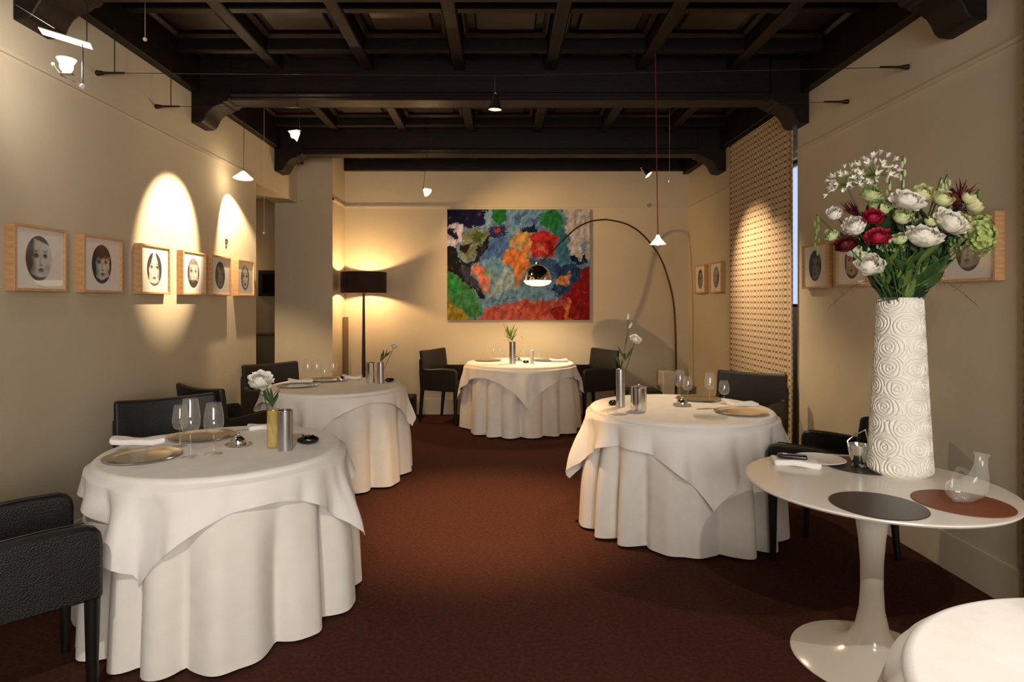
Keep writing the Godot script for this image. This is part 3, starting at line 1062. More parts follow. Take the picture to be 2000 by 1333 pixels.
func pendant() -> void:
	var t := thing("pendant_lamp", "small glowing cone pendant on a long red cord over the right table", "lamp", Vector3(1.155, 1.907, -4.5))
	var b := MB.new()
	b.lathe([[0.007, 0.035], [0.012, 0.03], [0.018, 0.012], [0.058, -0.035], [0.056, -0.035], [0.015, 0.01], [0.0, 0.014], [0.0, 0.035], [0.007, 0.035]], 22)
	part("cone_shade", b.mesh(), M.lit_shade, t)
	b = MB.new()
	b.tube([Vector3(0, 0.03, 0), Vector3(-0.008, 0.5, 0), Vector3(-0.02, 1.5, 0)], 0.0035, 6)
	part("red_cord", b.mesh(), M.red_cord, t)
	part("lamp_bulb", bulb(0.014), M.halogen, t, Vector3(0, -0.03, 0))
	spot(t, Vector3(0, -0.034, 0), Vector3(0, -1, 0), 3.2, 68.0, HALO, 0.6, 0.012)


func arc_lamp() -> void:
	var t := thing("arc_floor_lamp", "arched steel floor lamp with chrome dome head over the far table", "lamp", Vector3(2.055, 0, -7.6))
	part("marble_base", boxm(Vector3(0, 0.3, 0), Vector3(0.15, 0.6, 0.24), 0.012), M.marble, t)
	var pts := [[0.12, 0.05, 0.0], [0.12, 0.63, 0.0], [0.11, 1.135, 0.0], [0.075, 1.513, 0.01], [-0.05, 1.923, 0.03], [-0.2, 2.157, 0.06], [-0.39, 2.333, 0.1], [-0.585, 2.415, 0.15], [-0.75, 2.44, 0.19], [-0.97, 2.415, 0.25], [-1.17, 2.31, 0.32], [-1.36, 2.13, 0.4], [-1.52, 1.97, 0.46], [-1.605, 1.88, 0.48]]
	var cv := Curve3D.new()
	for q in pts:
		cv.add_point(Vector3(q[0], q[1], q[2]))
	for i in range(1, pts.size() - 1):
		var d := (cv.get_point_position(i + 1) - cv.get_point_position(i - 1)) / 6.0
		cv.set_point_in(i, -d)
		cv.set_point_out(i, d)
	var v := []
	var rad := []
	for i in 60:
		v.append(cv.sample_baked(cv.get_baked_length() * i / 59.0, true))
		rad.append(lerpf(0.014, 0.008, i / 59.0))
	var b := MB.new()
	b.tube(v, rad, 10)
	part("arched_arm", b.mesh(), M.brass_dark, t)
	# head: cap with a hole pattern and a lower reflector bowl
	var head := Vector3(-1.623, 1.70, 0.5)
	b = MB.new()
	var pr := []
	for i in 13:
		var a := i / 12.0 * PI * 0.5
		pr.append([0.165 * sin(a) + 0.001, 0.19 * cos(a)])
	var inner := pr.duplicate(true)
	inner.reverse()
	for q in inner:
		pr.append([maxf(q[0] - 0.004, 0.0), q[1] - 0.004])
	b.lathe(pr, 36)
	var dome := part("dome", b.mesh(), M.chrome, t, head)
	b = MB.new()
	b.lathe([[0.0, 0.212], [0.03, 0.209], [0.035, 0.188], [0.03, 0.183], [0.0, 0.183]], 20)
	part("dome_cap", b.mesh(), M.steel, dome)
	b = MB.new()
	b.ball(head + Vector3(0, 0.0, 0), 0.055, 18)
	part("lamp_bulb", b.mesh(), M.halogen, t)
	b = MB.new()
	b.lathe([[0.150, 0.012], [0.160, -0.014], [0.135, -0.045], [0.07, -0.066], [0.0, -0.07], [0.0, -0.067], [0.07, -0.063], [0.133, -0.043], [0.157, -0.013], [0.148, 0.012], [0.150, 0.012]], 30)
	part("glass_diffuser", b.mesh(), M.lit_shade, dome)
	spot(t, head + Vector3(0, -0.08, 0), head + Vector3(0, -1, 0), 6.0, 72.0, HALO, 0.5, 0.08)


func floor_lamp() -> void:
	var t := thing("floor_lamp", "standing lamp with a dark drum shade beside the pilaster", "lamp", Vector3(-1.68, 0, -7.56))
	var b := MB.new()
	b.lathe([[0.0, 0.025], [0.13, 0.025], [0.15, 0.015], [0.15, 0.0], [0.0, 0.0]], 32)
	part("foot", b.mesh(), M.lamp_pole, t)
	b = MB.new()
	b.tube([Vector3(0, 0.02, 0), Vector3(0, 0.8, 0), Vector3(0, 1.6, 0)], [0.026, 0.022, 0.014], 12)
	part("pole", b.mesh(), M.lamp_pole, t)
	b = MB.new()
	b.lathe([[0.277, 1.557], [0.277, 1.815], [0.272, 1.815], [0.272, 1.557], [0.277, 1.557]], 48)
	var ds := part("drum_shade", b.mesh(), M.shade_cloth, t)
	b = MB.new()
	for k in 3:
		var a := TAU * k / 3.0 + 0.4
		b.tube([Vector3(0, 1.6, 0), Vector3(cos(a) * 0.273, 1.575, sin(a) * 0.273)], 0.003, 6)
	part("shade_spider", b.mesh(), M.steel, ds)
	part("lamp_bulb", bulb(0.035), M.warm_bulb, t, Vector3(0, 1.675, 0))
	omni(t, Vector3(0, 1.675, 0), 4.0, WARM, 0.035)


# ------------------------------------------------------------------ tables and cloths
func cloth_table(k: int, at: Vector3, R: float, turn: float, edge: float, seed_: int, names: Array) -> void:
	var top := 0.745
	# table under the cloths
	var t := thing("round_table", names[0], "table", at)
	var b := MB.new()
	b.lathe([[0.0, top], [R - 0.01, top], [R - 0.004, top - 0.006], [R - 0.004, top - 0.03], [R - 0.02, top - 0.036], [0.0, top - 0.036]], 48)
	part("table_top", b.mesh(), M.board, t)
	b = MB.new()
	b.tube([Vector3(0, 0.04, 0), Vector3(0, top - 0.03, 0)], 0.04, 16)
	part("column", b.mesh(), M.black_matte, t)
	for i in 4:
		b = MB.new()
		var a := TAU * i / 4.0 + 0.6
		b.tube([Vector3(0, 0.1, 0), Vector3(cos(a) * 0.2, 0.06, sin(a) * 0.2), Vector3(cos(a) * 0.33, 0.02, sin(a) * 0.33)], [0.028, 0.024, 0.018], 8)
		part("foot", b.mesh(), M.black_matte, t)
	# floor-length round cloth with deep folds
	var r := RandomNumberGenerator.new()
	r.seed = seed_
	var ph := []
	for i in 6:
		ph.append(r.randf() * TAU)
	var nf := roundi(R * 26.0)
	var fold := func(a: float) -> float:
		var x := a + 0.10 * sin(3 * a + ph[0]) + 0.07 * sin(5 * a + ph[1])
		var s: float = 2.4 * pow(absf(cos(0.5 * (nf * x + ph[2]))), 0.85) - 1.4
		return 0.7 * s + 0.1 * sin((nf * 2 - 3) * a + ph[3]) + 0.3 * sin(4 * a + ph[4])
	var wall := func(a: float, drop: float) -> float:
		var tt: float = clampf(drop / top, 0, 1)
		var amp := 0.062 * smoothstep(-0.05, 0.7, tt)
		return R + 0.008 + 0.05 * pow(tt, 0.7) + amp * maxf(fold.call(a), -1.0)
	var N := 216
	var rows := []
	var hem := top - 0.015
	for j in 27:
		var row := PackedVector3Array()
		for i in N:
			var a := TAU * i / N
			var p := Vector2.ZERO
			if j < 4:
				p = Vector2(maxf(R * j / 4.0, 0.001), top + 0.003)
			elif j < 9:
				var q := (j - 4) / 4.0 * PI / 2
				p = Vector2(R - 0.012 + 0.018 * sin(q), top + 0.003 - 0.018 * (1 - cos(q)))
			else:
				var dd := 0.018 + (hem - 0.018) * (j - 8) / 18.0
				p = Vector2(wall.call(a, dd), top + 0.003 - dd)
			row.append(Vector3(cos(a) * p.x, p.y, -sin(a) * p.x))
		rows.append(row)
	var cl := single("floor_length_tablecloth", cloth_mesh(rows), M.linen, names[1], "tablecloth", at, 0.0, "floor length round tablecloths")
	# square overcloth: corners hang in points
	rows = []
	var n2 := 240
	for j in 24:
		var row := PackedVector3Array()
		for i in n2:
			var a := TAU * i / n2 + turn
			var c := fposmod(a - turn, PI / 2) - PI / 4
			var e := edge / cos(absf(absf(c) - PI / 4) if true else 0.0)
			e = edge / maxf(absf(cos(a - turn)), absf(sin(a - turn)))
			var over := maxf(e - R, 0.03)
			var p := Vector2.ZERO
			var yo := top + 0.0065
			if j < 4:
				p = Vector2(maxf(R * j / 4.0, 0.001), yo)
			elif j < 9:
				var q := (j - 4) / 4.0 * PI / 2
				p = Vector2(R - 0.012 + 0.024 * sin(q), yo - 0.024 * (1 - cos(q)))
			else:
				var dd := 0.024 + (over - 0.024) * (j - 8) / 15.0
				var corner := 1.0 - smoothstep(0.0, 0.5, absf(c))
				var w: float = wall.call(a, dd + 0.004)
				var soft: float = lerpf(R + 0.03, w, 0.55) if w < R + 0.03 else w
				var flick := 0.05 * smoothstep(0.02, 0.35, dd) * sin(15.0 * (a - turn) + ph[5]) * (0.25 + corner)
				var pleat: float = 0.024 * smoothstep(0.0, 0.22, dd) * (2.0 * pow(absf(cos(0.5 * nf * a + ph[5] + 0.5 * sin(3.0 * a))), 0.8) - 1.0)
				p = Vector2(maxf(maxf(soft, w) + 0.012 + 0.02 * dd / 0.4 + maxf(flick, -0.006) + pleat, w + 0.008), yo - dd)
			row.append(Vector3(cos(a) * p.x, p.y, -sin(a) * p.x))
		rows.append(row)
	single("square_overcloth", cloth_mesh(rows), M.linen_top, names[2], "tablecloth", at, 0.0, "square white overcloths")


func cloth_mesh(rows: Array) -> ArrayMesh:
	# a closed ring grid with smooth normals, doubled to give the cloth a thickness of two millimetres
	var n: int = rows[0].size()
	var m: int = rows.size()
	var v := PackedVector3Array()
	for row in rows:
		v.append_array(row)
	var nn := PackedVector3Array()
	nn.resize(v.size())
	var ix := PackedInt32Array()
	for j in m - 1:
		for i in n:
			var a := j * n + i
			var b := j * n + (i + 1) % n
			var c := a + n
			var d := b + n
			for t in [[a, b, d], [a, d, c]]:
				var q := -(v[t[1]] - v[t[0]]).cross(v[t[2]] - v[t[0]])
				for k in t:
					nn[k] += q
				ix.append_array(PackedInt32Array(t))
	var sgn := 1.0 if nn[0].y > 0 else -1.0
	for i in nn.size():
		nn[i] = nn[i].normalized() * sgn
	if sgn < 0:
		for i in range(0, ix.size(), 3):
			var t := ix[i + 1]
			ix[i + 1] = ix[i + 2]
			ix[i + 2] = t
	var base := v.size()
	var out := v.duplicate()
	for i in base:
		out.append(v[i] - nn[i] * 0.002)
	var n2 := nn.duplicate()
	for i in base:
		n2.append(-nn[i])
	var i2 := ix.duplicate()
	for i in range(0, ix.size(), 3):
		i2.append_array(PackedInt32Array([ix[i] + base, ix[i + 2] + base, ix[i + 1] + base]))
	var o := (m - 1) * n
	for i in n:
		var k := (i + 1) % n
		i2.append_array(PackedInt32Array([o + i, o + k, o + k + base, o + i, o + k + base, o + i + base]))
	var arr := []
	arr.resize(Mesh.ARRAY_MAX)
	arr[Mesh.ARRAY_VERTEX] = out
	arr[Mesh.ARRAY_NORMAL] = n2
	arr[Mesh.ARRAY_INDEX] = i2
	var am := ArrayMesh.new()
	am.add_surface_from_arrays(Mesh.PRIMITIVE_TRIANGLES, arr)
	return am


const T1 := Vector3(-1.322, 0, -2.95)
const T2 := Vector3(-1.385, 0, -5.16)
const T3 := Vector3(0.23, 0, -7.13)
const T4 := Vector3(1.19, 0, -4.08)
const T5 := Vector3(1.503, 0, -2.485)
const T6 := Vector3(1.25, 0, -0.926)


func build_tables() -> void:
	cloth_table(1, T1, 0.53, deg_to_rad(-51), 0.655, 11, ["round dining table under the cloths at front left", "long white tablecloth reaching the carpet on the front left table", "square white overcloth with hanging points on the front left table"])
	cloth_table(2, T2, 0.55, deg_to_rad(-46), 0.63, 22, ["round dining table under the cloths by the end of the left wall", "long white tablecloth on the second table along the left wall", "square white overcloth on the second table along the left wall"])
	cloth_table(3, T3, 0.615, deg_to_rad(-40), 0.74, 33, ["round dining table under the cloths below the painting", "long white tablecloth on the far table below the painting", "square white overcloth pointing forward on the far table below the painting"])
	cloth_table(4, T4, 0.58, deg_to_rad(-45), 0.745, 44, ["round dining table under the cloths on the right", "long white tablecloth on the table at right before the patterned panel", "square white overcloth on the table at right before the patterned panel"])
	cloth_table(5, T6, 0.53, deg_to_rad(12), 0.70, 55, ["round table under white cloths cut off at the lower right corner", "long white cloth of the table at the lower right corner", "plain white overcloth of the table at the lower right corner"])


# ------------------------------------------------------------------ chairs
func build_chairs() -> void:
	var G := "black leather armchairs"
	var t := thing("leather_armchair", "black leather armchair cut off by the left edge of the photo", "chair", Vector3.ZERO, 0.0, G)
	# seat
	var b := MB.new()
	b.rbox(Vector3(0, 0.43, 0.01), Vector3(0.47, 0.075, 0.46), 0.025, 4, func(q): return q + Vector3(0, 0.012 * (1 - pow(q.x / 0.25, 2)), 0))
	part("seat", b.mesh(), M.leather, t)
	# backrest, gently hollowed and leaning
	b = MB.new()
	b.rbox(Vector3(0, 0.63, -0.225), Vector3(0.56, 0.48, 0.05), 0.022, 8, func(q): return q + Vector3(0, -0.012 * (1 - pow(q.x / 0.28, 2)) * smoothstep(0.0, 0.24, q.y), -0.10 * (q.y + 0.1) * smoothstep(-0.24, 0.24, q.y) + 0.45 * q.x * q.x))
	part("backrest", b.mesh(), M.leather, t)
	# side panels that carry the arms
	var pf := PackedVector2Array([Vector2(-0.235, 0.395), Vector2(0.262, 0.395), Vector2(0.268, 0.41), Vector2(0.268, 0.60), Vector2(0.262, 0.63), Vector2(0.246, 0.65), Vector2(0.22, 0.66), Vector2(0.12, 0.664), Vector2(0.0, 0.66), Vector2(-0.1, 0.65), Vector2(-0.17, 0.655), Vector2(-0.215, 0.7), Vector2(-0.245, 0.76), Vector2(-0.25, 0.6)])
	for s in [-1, 1]:
		b = MB.new()
		b.xf = Transform3D(Basis(Vector3(0, 0, 1), Vector3(0, 1, 0), Vector3(-1, 0, 0)), Vector3(s * 0.258, 0, 0))
		b.extrude(pf, 0.05, 0.012)
		var ap := part("arm_panel", b.mesh(35.0), M.leather, t)
		b = MB.new()
		b.tube([Vector3(s * 0.232, 0.662, 0.22), Vector3(s * 0.232, 0.664, 0.1), Vector3(s * 0.232, 0.655, -0.1)], 0.0035, 6)
		part("piping", b.mesh(), M.leather_edge, ap)
	for sx in [-1, 1]:
		for sz in [-1, 1]:
			b = MB.new()
			var x: float = sx * 0.255
			var z := 0.24 if sz > 0 else -0.215
			var tip := Vector3(x - sx * 0.004, 0, z - (0.0 if sz > 0 else 0.035))
			b.tube([tip, Vector3(x, 0.40, z)], [0.016, 0.026], 10)
			part("leg", b.mesh(), M.leather_edge, t)
	var face := func(x, d) -> float: return atan2(x, -d)
	t.position = Vector3(-1.80, 0, -2.2)
	t.rotation.y = face.call(0.717, 0.698)
	copy(t, "black leather armchair between the left wall and the front left table", Vector3(-1.9, 0, -3.6), face.call(0.65, -0.76), G)
	copy(t, "black leather armchair in front of the second left table by the wall", Vector3(-1.965, 0, -4.46), face.call(0.56, 0.83), G)
	copy(t, "black leather armchair at the end of the left wall by the opening", Vector3(-2.03, 0, -5.72), face.call(0.735, -0.678), G)
	copy(t, "black leather armchair left of the far table below the painting", Vector3(-0.63, 0, -7.50), face.call(0.9, -0.43), G)
	copy(t, "black leather armchair right of the far table below the painting", Vector3(1.09, 0, -7.50), face.call(-0.9, -0.43), G)
	copy(t, "dark leather armchair standing before the patterned fabric panel", Vector3(1.955, 0, -4.94), face.call(-0.615, -0.788), G)
	copy(t, "black leather armchair with open arms behind the white pedestal table", Vector3(1.88, 0, -3.455), face.call(-0.697, 0.717), G)


# ------------------------------------------------------------------ pictures
func framed(label: String, at: Vector3, turn: float, img: int, group: String, w := 0.365, h := 0.335) -> void:
	var t := thing("framed_portrait", label, "picture", at, turn, group)
	var b := MB.new()
	var d := 0.05
	for s in [-1, 1]:
		b.box(Vector3(s * (w / 2 - 0.007), 0, d / 2), Vector3(0.014, h, d), 0.0015)
		b.box(Vector3(0, s * (h / 2 - 0.007), d / 2), Vector3(w - 0.028, 0.014, d), 0.0015)
	part("frame", b.mesh(20.0), M.frame_wood, t)
	var m := StandardMaterial3D.new()
	m.resource_name = "portrait_print"
	m.albedo_texture = ImageTexture.create_from_image(portrait_image(img))
	m.roughness = 0.7
	var q := QuadMesh.new()
	q.size = Vector2(w - 0.028, h - 0.028)
	part("portrait_print", q, m, t, Vector3(0, 0, 0.036))
	part("backing_board", boxm(Vector3(0, 0, 0.018), Vector3(w - 0.028, h - 0.028, 0.03)), M.canvas_edge, t)
	part("glazing", q, M.glazing, t, Vector3(0, 0, 0.043))


func build_pictures() -> void:
	var G := "oval portrait prints in pale wood frames"
	var ld := [[3.18, "a pale face and swept hair, nearest on the left wall"], [3.68, "a dark fringe, second on the left wall"], [4.24, "parted dark hair, third on the left wall under the bright spot"], [4.778, "light brow and dark collar, fourth on the left wall"], [5.234, "a very dark face, fifth on the left wall"], [5.745, "light grey hair, last at the end of the left wall"]]
	for i in 6:
		framed("framed oval portrait with " + ld[i][1], Vector3(LX, 1.672, -ld[i][0]), PI / 2, i, G)
	var rd := [[4.65, "framed dark oval portrait, farthest of the row behind the flowers"], [4.16, "framed oval portrait half hidden by the left side of the bouquet"], [3.64, "framed oval portrait hidden behind the middle of the bouquet"], [3.125, "framed oval portrait at right partly covered by green hydrangea"]]
	for i in 4:
		framed(rd[i][1], Vector3(RX, 1.72, -rd[i][0]), -PI / 2, 6 + i, G)
	framed("small framed oval portrait nearest the back right corner", Vector3(RX, 1.72, -7.315), -PI / 2, 10, G)
	framed("small framed oval portrait nearest the patterned panel on the far right wall", Vector3(RX, 1.72, -6.78), -PI / 2, 11, G)
	# large painting on the back wall
	var t := thing("abstract_painting", "large colourful abstract map painting on the back wall", "painting", Vector3(0.233, 1.926, BZ))
	part("stretcher", boxm(Vector3(0, 0, 0.02), Vector3(1.826, 1.42, 0.04), 0.004), M.canvas_edge, t)
	var m := StandardMaterial3D.new()
	m.resource_name = "painted_canvas"
	m.albedo_texture = ImageTexture.create_from_image(painting_image())
	m.roughness = 0.9
	m.metallic_specular = 0.2
	var q := QuadMesh.new()
	q.size = Vector2(1.824, 1.418)
	part("canvas", q, m, t, Vector3(0, 0, 0.0412))
	# dark picture and low sideboard in the passage
	t = thing("dark_picture", "dark picture seen through the opening beside the left wall", "picture", Vector3(-3.07, 1.71, -8.6))
	part("frame", boxm(Vector3(0, 0, 0.012), Vector3(0.62, 0.36, 0.024), 0.004), M.black_matte, t)
	part("print", boxm(Vector3(0, 0, 0.026), Vector3(0.5, 0.26, 0.003)), M.black_gloss, t)
	t = thing("sideboard", "pale sideboard seen through the opening beside the left wall", "cabinet", Vector3(-3.12, 0, -8.4))
	part("body", boxm(Vector3(0, 0.5, 0), Vector3(0.8, 1.0, 0.38), 0.006), M.sideboard, t)
	part("top", boxm(Vector3(0, 1.01, 0.005), Vector3(0.82, 0.025, 0.4), 0.004), M.board, t)


# ------------------------------------------------------------------ table settings
const TOPY := 0.7515


func on(x: float, d: float, y := TOPY) -> Vector3:
	return Vector3(x, y, -d)


func wine_glass(h: float, r: float) -> ArrayMesh:
	var key := "glass%f_%f" % [h, r]
	if cache.has(key):
		return cache[key]
	var b := MB.new()
	var st := h * 0.42
	var pr := [[0.0, 0.0], [r * 0.92, 0.0], [r * 0.92, 0.0015], [r * 0.3, 0.006], [0.0045, 0.014], [0.0034, st * 0.6], [0.0042, st - 0.006], [0.012, st + 0.001]]
	var outer := []
	for i in range(1, 13):
		var u := i / 12.0
		var rr := r * (0.28 + 0.72 * sin(minf(u / 0.45, 1.0) * PI / 2)) if u < 0.45 else r * (1.0 - 0.30 * pow((u - 0.45) / 0.55, 1.6))
		outer.append([rr, st + (h - st) * (1 - cos(u * PI / 2) if u < 0.2 else 0.0489 + (u - 0.2) / 0.8 * 0.9511)])
	pr.append_array(outer)
	outer = outer.duplicate()
	outer.reverse()
	for q in outer:
		pr.append([q[0] - 0.0011, q[1] - (0.0 if q[1] > h - 0.001 else -0.0008)])
	pr.append([0.0, st + 0.003])
	b.lathe(pr, 28)
	cache[key] = b.mesh(50.0)
	return cache[key]


func glass(label: String, at: Vector3, h: float, r: float, group: String) -> void:
	single("wine_glass", wine_glass(h, r), M.glass, label, "glass", at, 0.0, group)


func charger(label: String, at: Vector3, r := 0.16) -> void:
	if not cache.has("charger"):
		var b := MB.new()
		b.lathe([[0.0, 0.0], [0.7, 0.0], [0.98, 0.06], [1.0, 0.075], [0.98, 0.085], [0.74, 0.055], [0.68, 0.03], [0.0, 0.026]], 48)
		cache.charger = b.mesh(30.0)
	var o := single("charger_plate", cache.charger, M.silver, label, "plate", at, 0.0, "silver charger plates")
	o.scale = Vector3(r, r, r)


func napkin(label: String, at: Vector3, turn: float, length := 0.21, sag := 0.012) -> void:
	var b := MB.new()
	b.rbox(Vector3(0, 0.014, 0), Vector3(length, 0.028, 0.075), 0.012, 5, func(q): return q + Vector3(0.01 * q.z / 0.04, sag * pow(q.x / (length * 0.5), 2) + 0.003 * sin(q.x * 40.0 + q.z * 60.0), 0.006 * sin(q.x * 22.0)))
	single("folded_napkin", b.mesh(), M.linen_top, label, "napkin", at, turn, "folded white napkins")


func domed_dish(label: String, at: Vector3) -> void:
	var t := thing("domed_dish", label, "dish", at, 0.0, "small silver domed dishes")
	var b := MB.new()
	b.lathe([[0.0, 0.0], [0.04, 0.0], [0.06, 0.008], [0.061, 0.011], [0.04, 0.006], [0.0, 0.005]], 32)
	part("saucer", b.mesh(30.0), M.silver, t)
	b = MB.new()
	var pr := [[0.037, 0.006]]
	for i in 8:
		var a := i / 7.0 * PI / 2
		pr.append([0.037 * cos(a) + 0.0001, 0.016 + 0.034 * sin(a)])
	b.lathe(pr, 28)
	var dm := part("dome", b.mesh(), M.silver, t)
	b = MB.new()
	b.ball(Vector3(0, 0.056, 0), 0.009, 10)
	part("knob", b.mesh(), M.silver, dm)


func steel_vase(label: String, at: Vector3, h: float, r: float, mat_: Material) -> Node3D:
	var t := thing("cylinder_vase", label, "vase", at, 0.0, "small cylinder vases")
	var b := MB.new()
	b.lathe([[0.0, 0.0], [r - 0.001, 0.0], [r, 0.002], [r, h - 0.001], [r - 0.001, h], [r - 0.0025, h - 0.001], [r - 0.0025, 0.01], [0.0, 0.01]], 32)
	part("body", b.mesh(25.0), mat_, t)
	b = MB.new()
	b.lathe([[r + 0.0005, h - 0.004], [r + 0.0012, h - 0.002], [r + 0.0005, h], [r - 0.001, h], [r - 0.001, h - 0.004], [r + 0.0005, h - 0.004]], 32)
	part("rim", b.mesh(), M.chrome, t)
	return t


func pebble(label: String, at: Vector3, turn: float, s := 1.0) -> void:
	var b := MB.new()
	b.ball(Vector3(0, 0.02, 0), 0.05, 20, Vector3(1.0, 0.42, 0.62))
	for i in 3:
		b.ball(Vector3(-0.022 + 0.022 * i, 0.038, 0.004 * (i - 1)), 0.008, 8, Vector3(1, 0.6, 1))
	var o := single("black_dish", b.mesh(), M.black_gloss, label, "dish", at, turn, "black pebble shaped dishes")
	o.scale = Vector3(s, s, s)


func knife(label: String, at: Vector3, turn: float) -> void:
	var t := thing("table_knife", label, "knife", at, turn, "small silver knives")
	var b := MB.new()
	b.rbox(Vector3(-0.045, 0.003, 0), Vector3(0.085, 0.006, 0.012), 0.003, 2)
	part("handle", b.mesh(), M.silver, t)
	b = MB.new()
	b.extrude(PackedVector2Array([Vector2(-0.004, -0.005), Vector2(0.08, -0.008), Vector2(0.095, -0.002), Vector2(0.085, 0.006), Vector2(-0.004, 0.005)]), 0.002, 0.0005)
	var o := part("blade", b.mesh(), M.silver, t, Vector3(0, 0.003, 0))
	o.rotation.x = -PI / 2


func build_settings() -> void:
	var G := "wine glasses on the front left table"
	# --- front left table
	charger("silver charger plate at the near edge of the front left table", on(-1.60, 2.75))
	charger("silver charger plate at the wall side of the front left table", on(-1.53, 3.16))
	glass("short wine glass, leftmost of three on the front left table", on(-1.547, 2.97), 0.20, 0.036, G)
	glass("tallest wine glass on the front left table", on(-1.389, 2.755), 0.265, 0.042, G)
	glass("wide wine glass, rightmost of three on the front left table", on(-1.315, 2.82), 0.235, 0.044, G)
	domed_dish("small silver domed dish on a saucer, front left table", on(-1.27, 2.98))
	var b := MB.new()
	b.lathe([[0.0, 0.0], [0.03, 0.0], [0.045, 0.03], [0.05, 0.048], [0.048, 0.048], [0.04, 0.03], [0.0, 0.006]], 24)
	single("glass_dish", b.mesh(), M.glass, "small clear glass dish holding a napkin on the near charger", "dish", on(-1.63, 2.77, 0.757))
	napkin("rolled white napkin laid over the glass dish, front left table", on(-1.63, 2.77, 0.806), 0.12, 0.24, 0.01)
	napkin("flat white napkin at the far rim of the front left table", on(-1.3, 3.36), 0.3, 0.15, 0.0)
	knife("small silver knife beside the flat napkin, front left table", on(-1.4, 3.32), 0.8)
	var v := steel_vase("tall brushed steel cylinder vase on the front left table", on(-1.011, 2.888), 0.19, 0.034, M.brushed)
	var v2 := steel_vase("amber glass cylinder vase behind the steel one, front left table", on(-1.085, 2.94), 0.185, 0.03, M.amber_glass)
	pebble("glossy black pebble shaped dish beside the steel vase, front left table", on(-0.945, 3.02), 0.2, 1.05)
	posy("white rose with leaves in the amber vase, front left table", on(-1.085, 2.94, TOPY + 0.185), Vector3(-0.05, 0.14, 0.03), 0.042, "petal_white", 5)
	# --- second left table
	G = "wine glasses on the second left table"
	charger("silver charger plate at the near side of the second left table", on(-1.68, 5.08))
	charger("silver charger plate at the far side of the second left table", on(-1.53, 5.46))
	napkin("rolled white napkin lying by the near charger, second left table", on(-1.72, 5.29), 0.25, 0.2)
	napkin("rolled white napkin at the far rim of the second left table", on(-1.34, 5.55), -0.2, 0.2)
	glass("slender wine glass, leftmost on the second left table", on(-1.66, 5.30, TOPY), 0.205, 0.036, G)
	glass("wine glass second from left on the second left table", on(-1.60, 5.36), 0.20, 0.037, G)
	glass("low glass between two wine glasses, second left table", on(-1.51, 5.28), 0.15, 0.033, G)
	glass("wine glass rightmost on the second left table", on(-1.45, 5.34), 0.205, 0.037, G)
	domed_dish("small silver domed dish on the second left table", on(-1.40, 5.41))
	steel_vase("wide silver cylinder beside the flower vase, second left table", on(-1.118, 5.30), 0.175, 0.04, M.silver)
	steel_vase("brushed steel flower vase on the second left table", on(-1.025, 5.27), 0.18, 0.03, M.brushed)
	pebble("black pebble shaped dish at the right rim of the second left table", on(-0.965, 5.36), 0.4, 0.85)
	posy("white bud with long leaves leaning right from the steel vase", on(-1.025, 5.27, TOPY + 0.18), Vector3(0.12, 0.14, 0.02), 0.022, "petal_white", 7)
	# --- far table
	G = "wine glasses on the far table"
	steel_vase("tall steel cylinder vase at the middle of the far table", on(0.138, 6.93), 0.25, 0.036, M.brushed)
	posy("loose greenery in the steel vase of the far table", on(0.138, 6.93, TOPY + 0.25), Vector3(-0.1, 0.2, 0.0), 0.018, "petal_green", 12)
	pebble("black pebble shaped dish on the far table", on(0.293, 7.0), 0.3, 0.8)
	var t := thing("candle_holder", "white candle in a glass holder on the far table", "candle", on(0.36, 6.95))
	b = MB.new()
	b.lathe([[0.0, 0.004], [0.02, 0.004], [0.02, 0.15], [0.016, 0.154], [0.0, 0.156]], 20)
	part("candle", b.mesh(), M.porcelain, t)
	b = MB.new()
	b.lathe([[0.0, 0.0], [0.042, 0.0], [0.042, 0.06], [0.04, 0.06], [0.04, 0.004], [0.0, 0.004]], 20)
	part("glass_cup", b.mesh(), M.glass, t)
	glass("wine glass, leftmost on the far table", on(-0.08, 7.25), 0.2, 0.036, G)
	glass("wine glass left of the vase on the far table", on(0.0, 7.2), 0.19, 0.036, G)
	glass("wine glass right of the vase on the far table", on(0.27, 7.25), 0.17, 0.036, G)
	glass("low glass beside the candle on the far table", on(0.44, 7.2), 0.12, 0.034, G)
	charger("silver charger plate on the left of the far table", on(-0.15, 7.3))
	charger("silver charger plate on the right of the far table", on(0.55, 7.3))
	napkin("rolled white napkin at the right rim of the far table", on(0.68, 7.15), 0.05, 0.2)
	domed_dish("small silver domed dish at the back of the far table", on(0.2, 7.3))
	# --- right table
	G = "wine glasses on the right table"
	pebble("black pebble shaped dish at the left rim of the right table", on(0.762, 4.16), 0.9, 0.8)
	steel_vase("tall brushed steel flower vase on the right table", on(0.80, 4.086), 0.25, 0.03, M.brushed)
	posy("tall white blossom with two buds in the steel vase, right table", on(0.80, 4.086, TOPY + 0.25), Vector3(0.1, 0.2, 0.0), 0.03, "petal_white", 6)
	t = thing("silver_canister", "silver lidded canister on the right table", "canister", on(0.892, 3.96))
	b = MB.new()
	b.lathe([[0.0, 0.0], [0.049, 0.0], [0.05, 0.002], [0.05, 0.13], [0.05, 0.148], [0.047, 0.15], [0.0, 0.15]], 36)
	part("body", b.mesh(25.0), M.silver, t)
	b = MB.new()
	b.lathe([[0.051, 0.145], [0.052, 0.152], [0.02, 0.158], [0.0, 0.159]], 32)
	var lid := part("lid", b.mesh(), M.silver, t)
	b = MB.new()
	b.ball(Vector3(0, 0.165, 0), 0.01, 10)
	part("knob", b.mesh(), M.silver, lid)
	domed_dish("small silver domed dish at the middle of the right table", on(1.221, 4.126))
	glass("wine glass behind the domed dish on the right table", on(1.30, 4.45), 0.205, 0.04, G)
	glass("smaller wine glass close behind the domed dish, right table", on(1.33, 4.36), 0.17, 0.036, G)
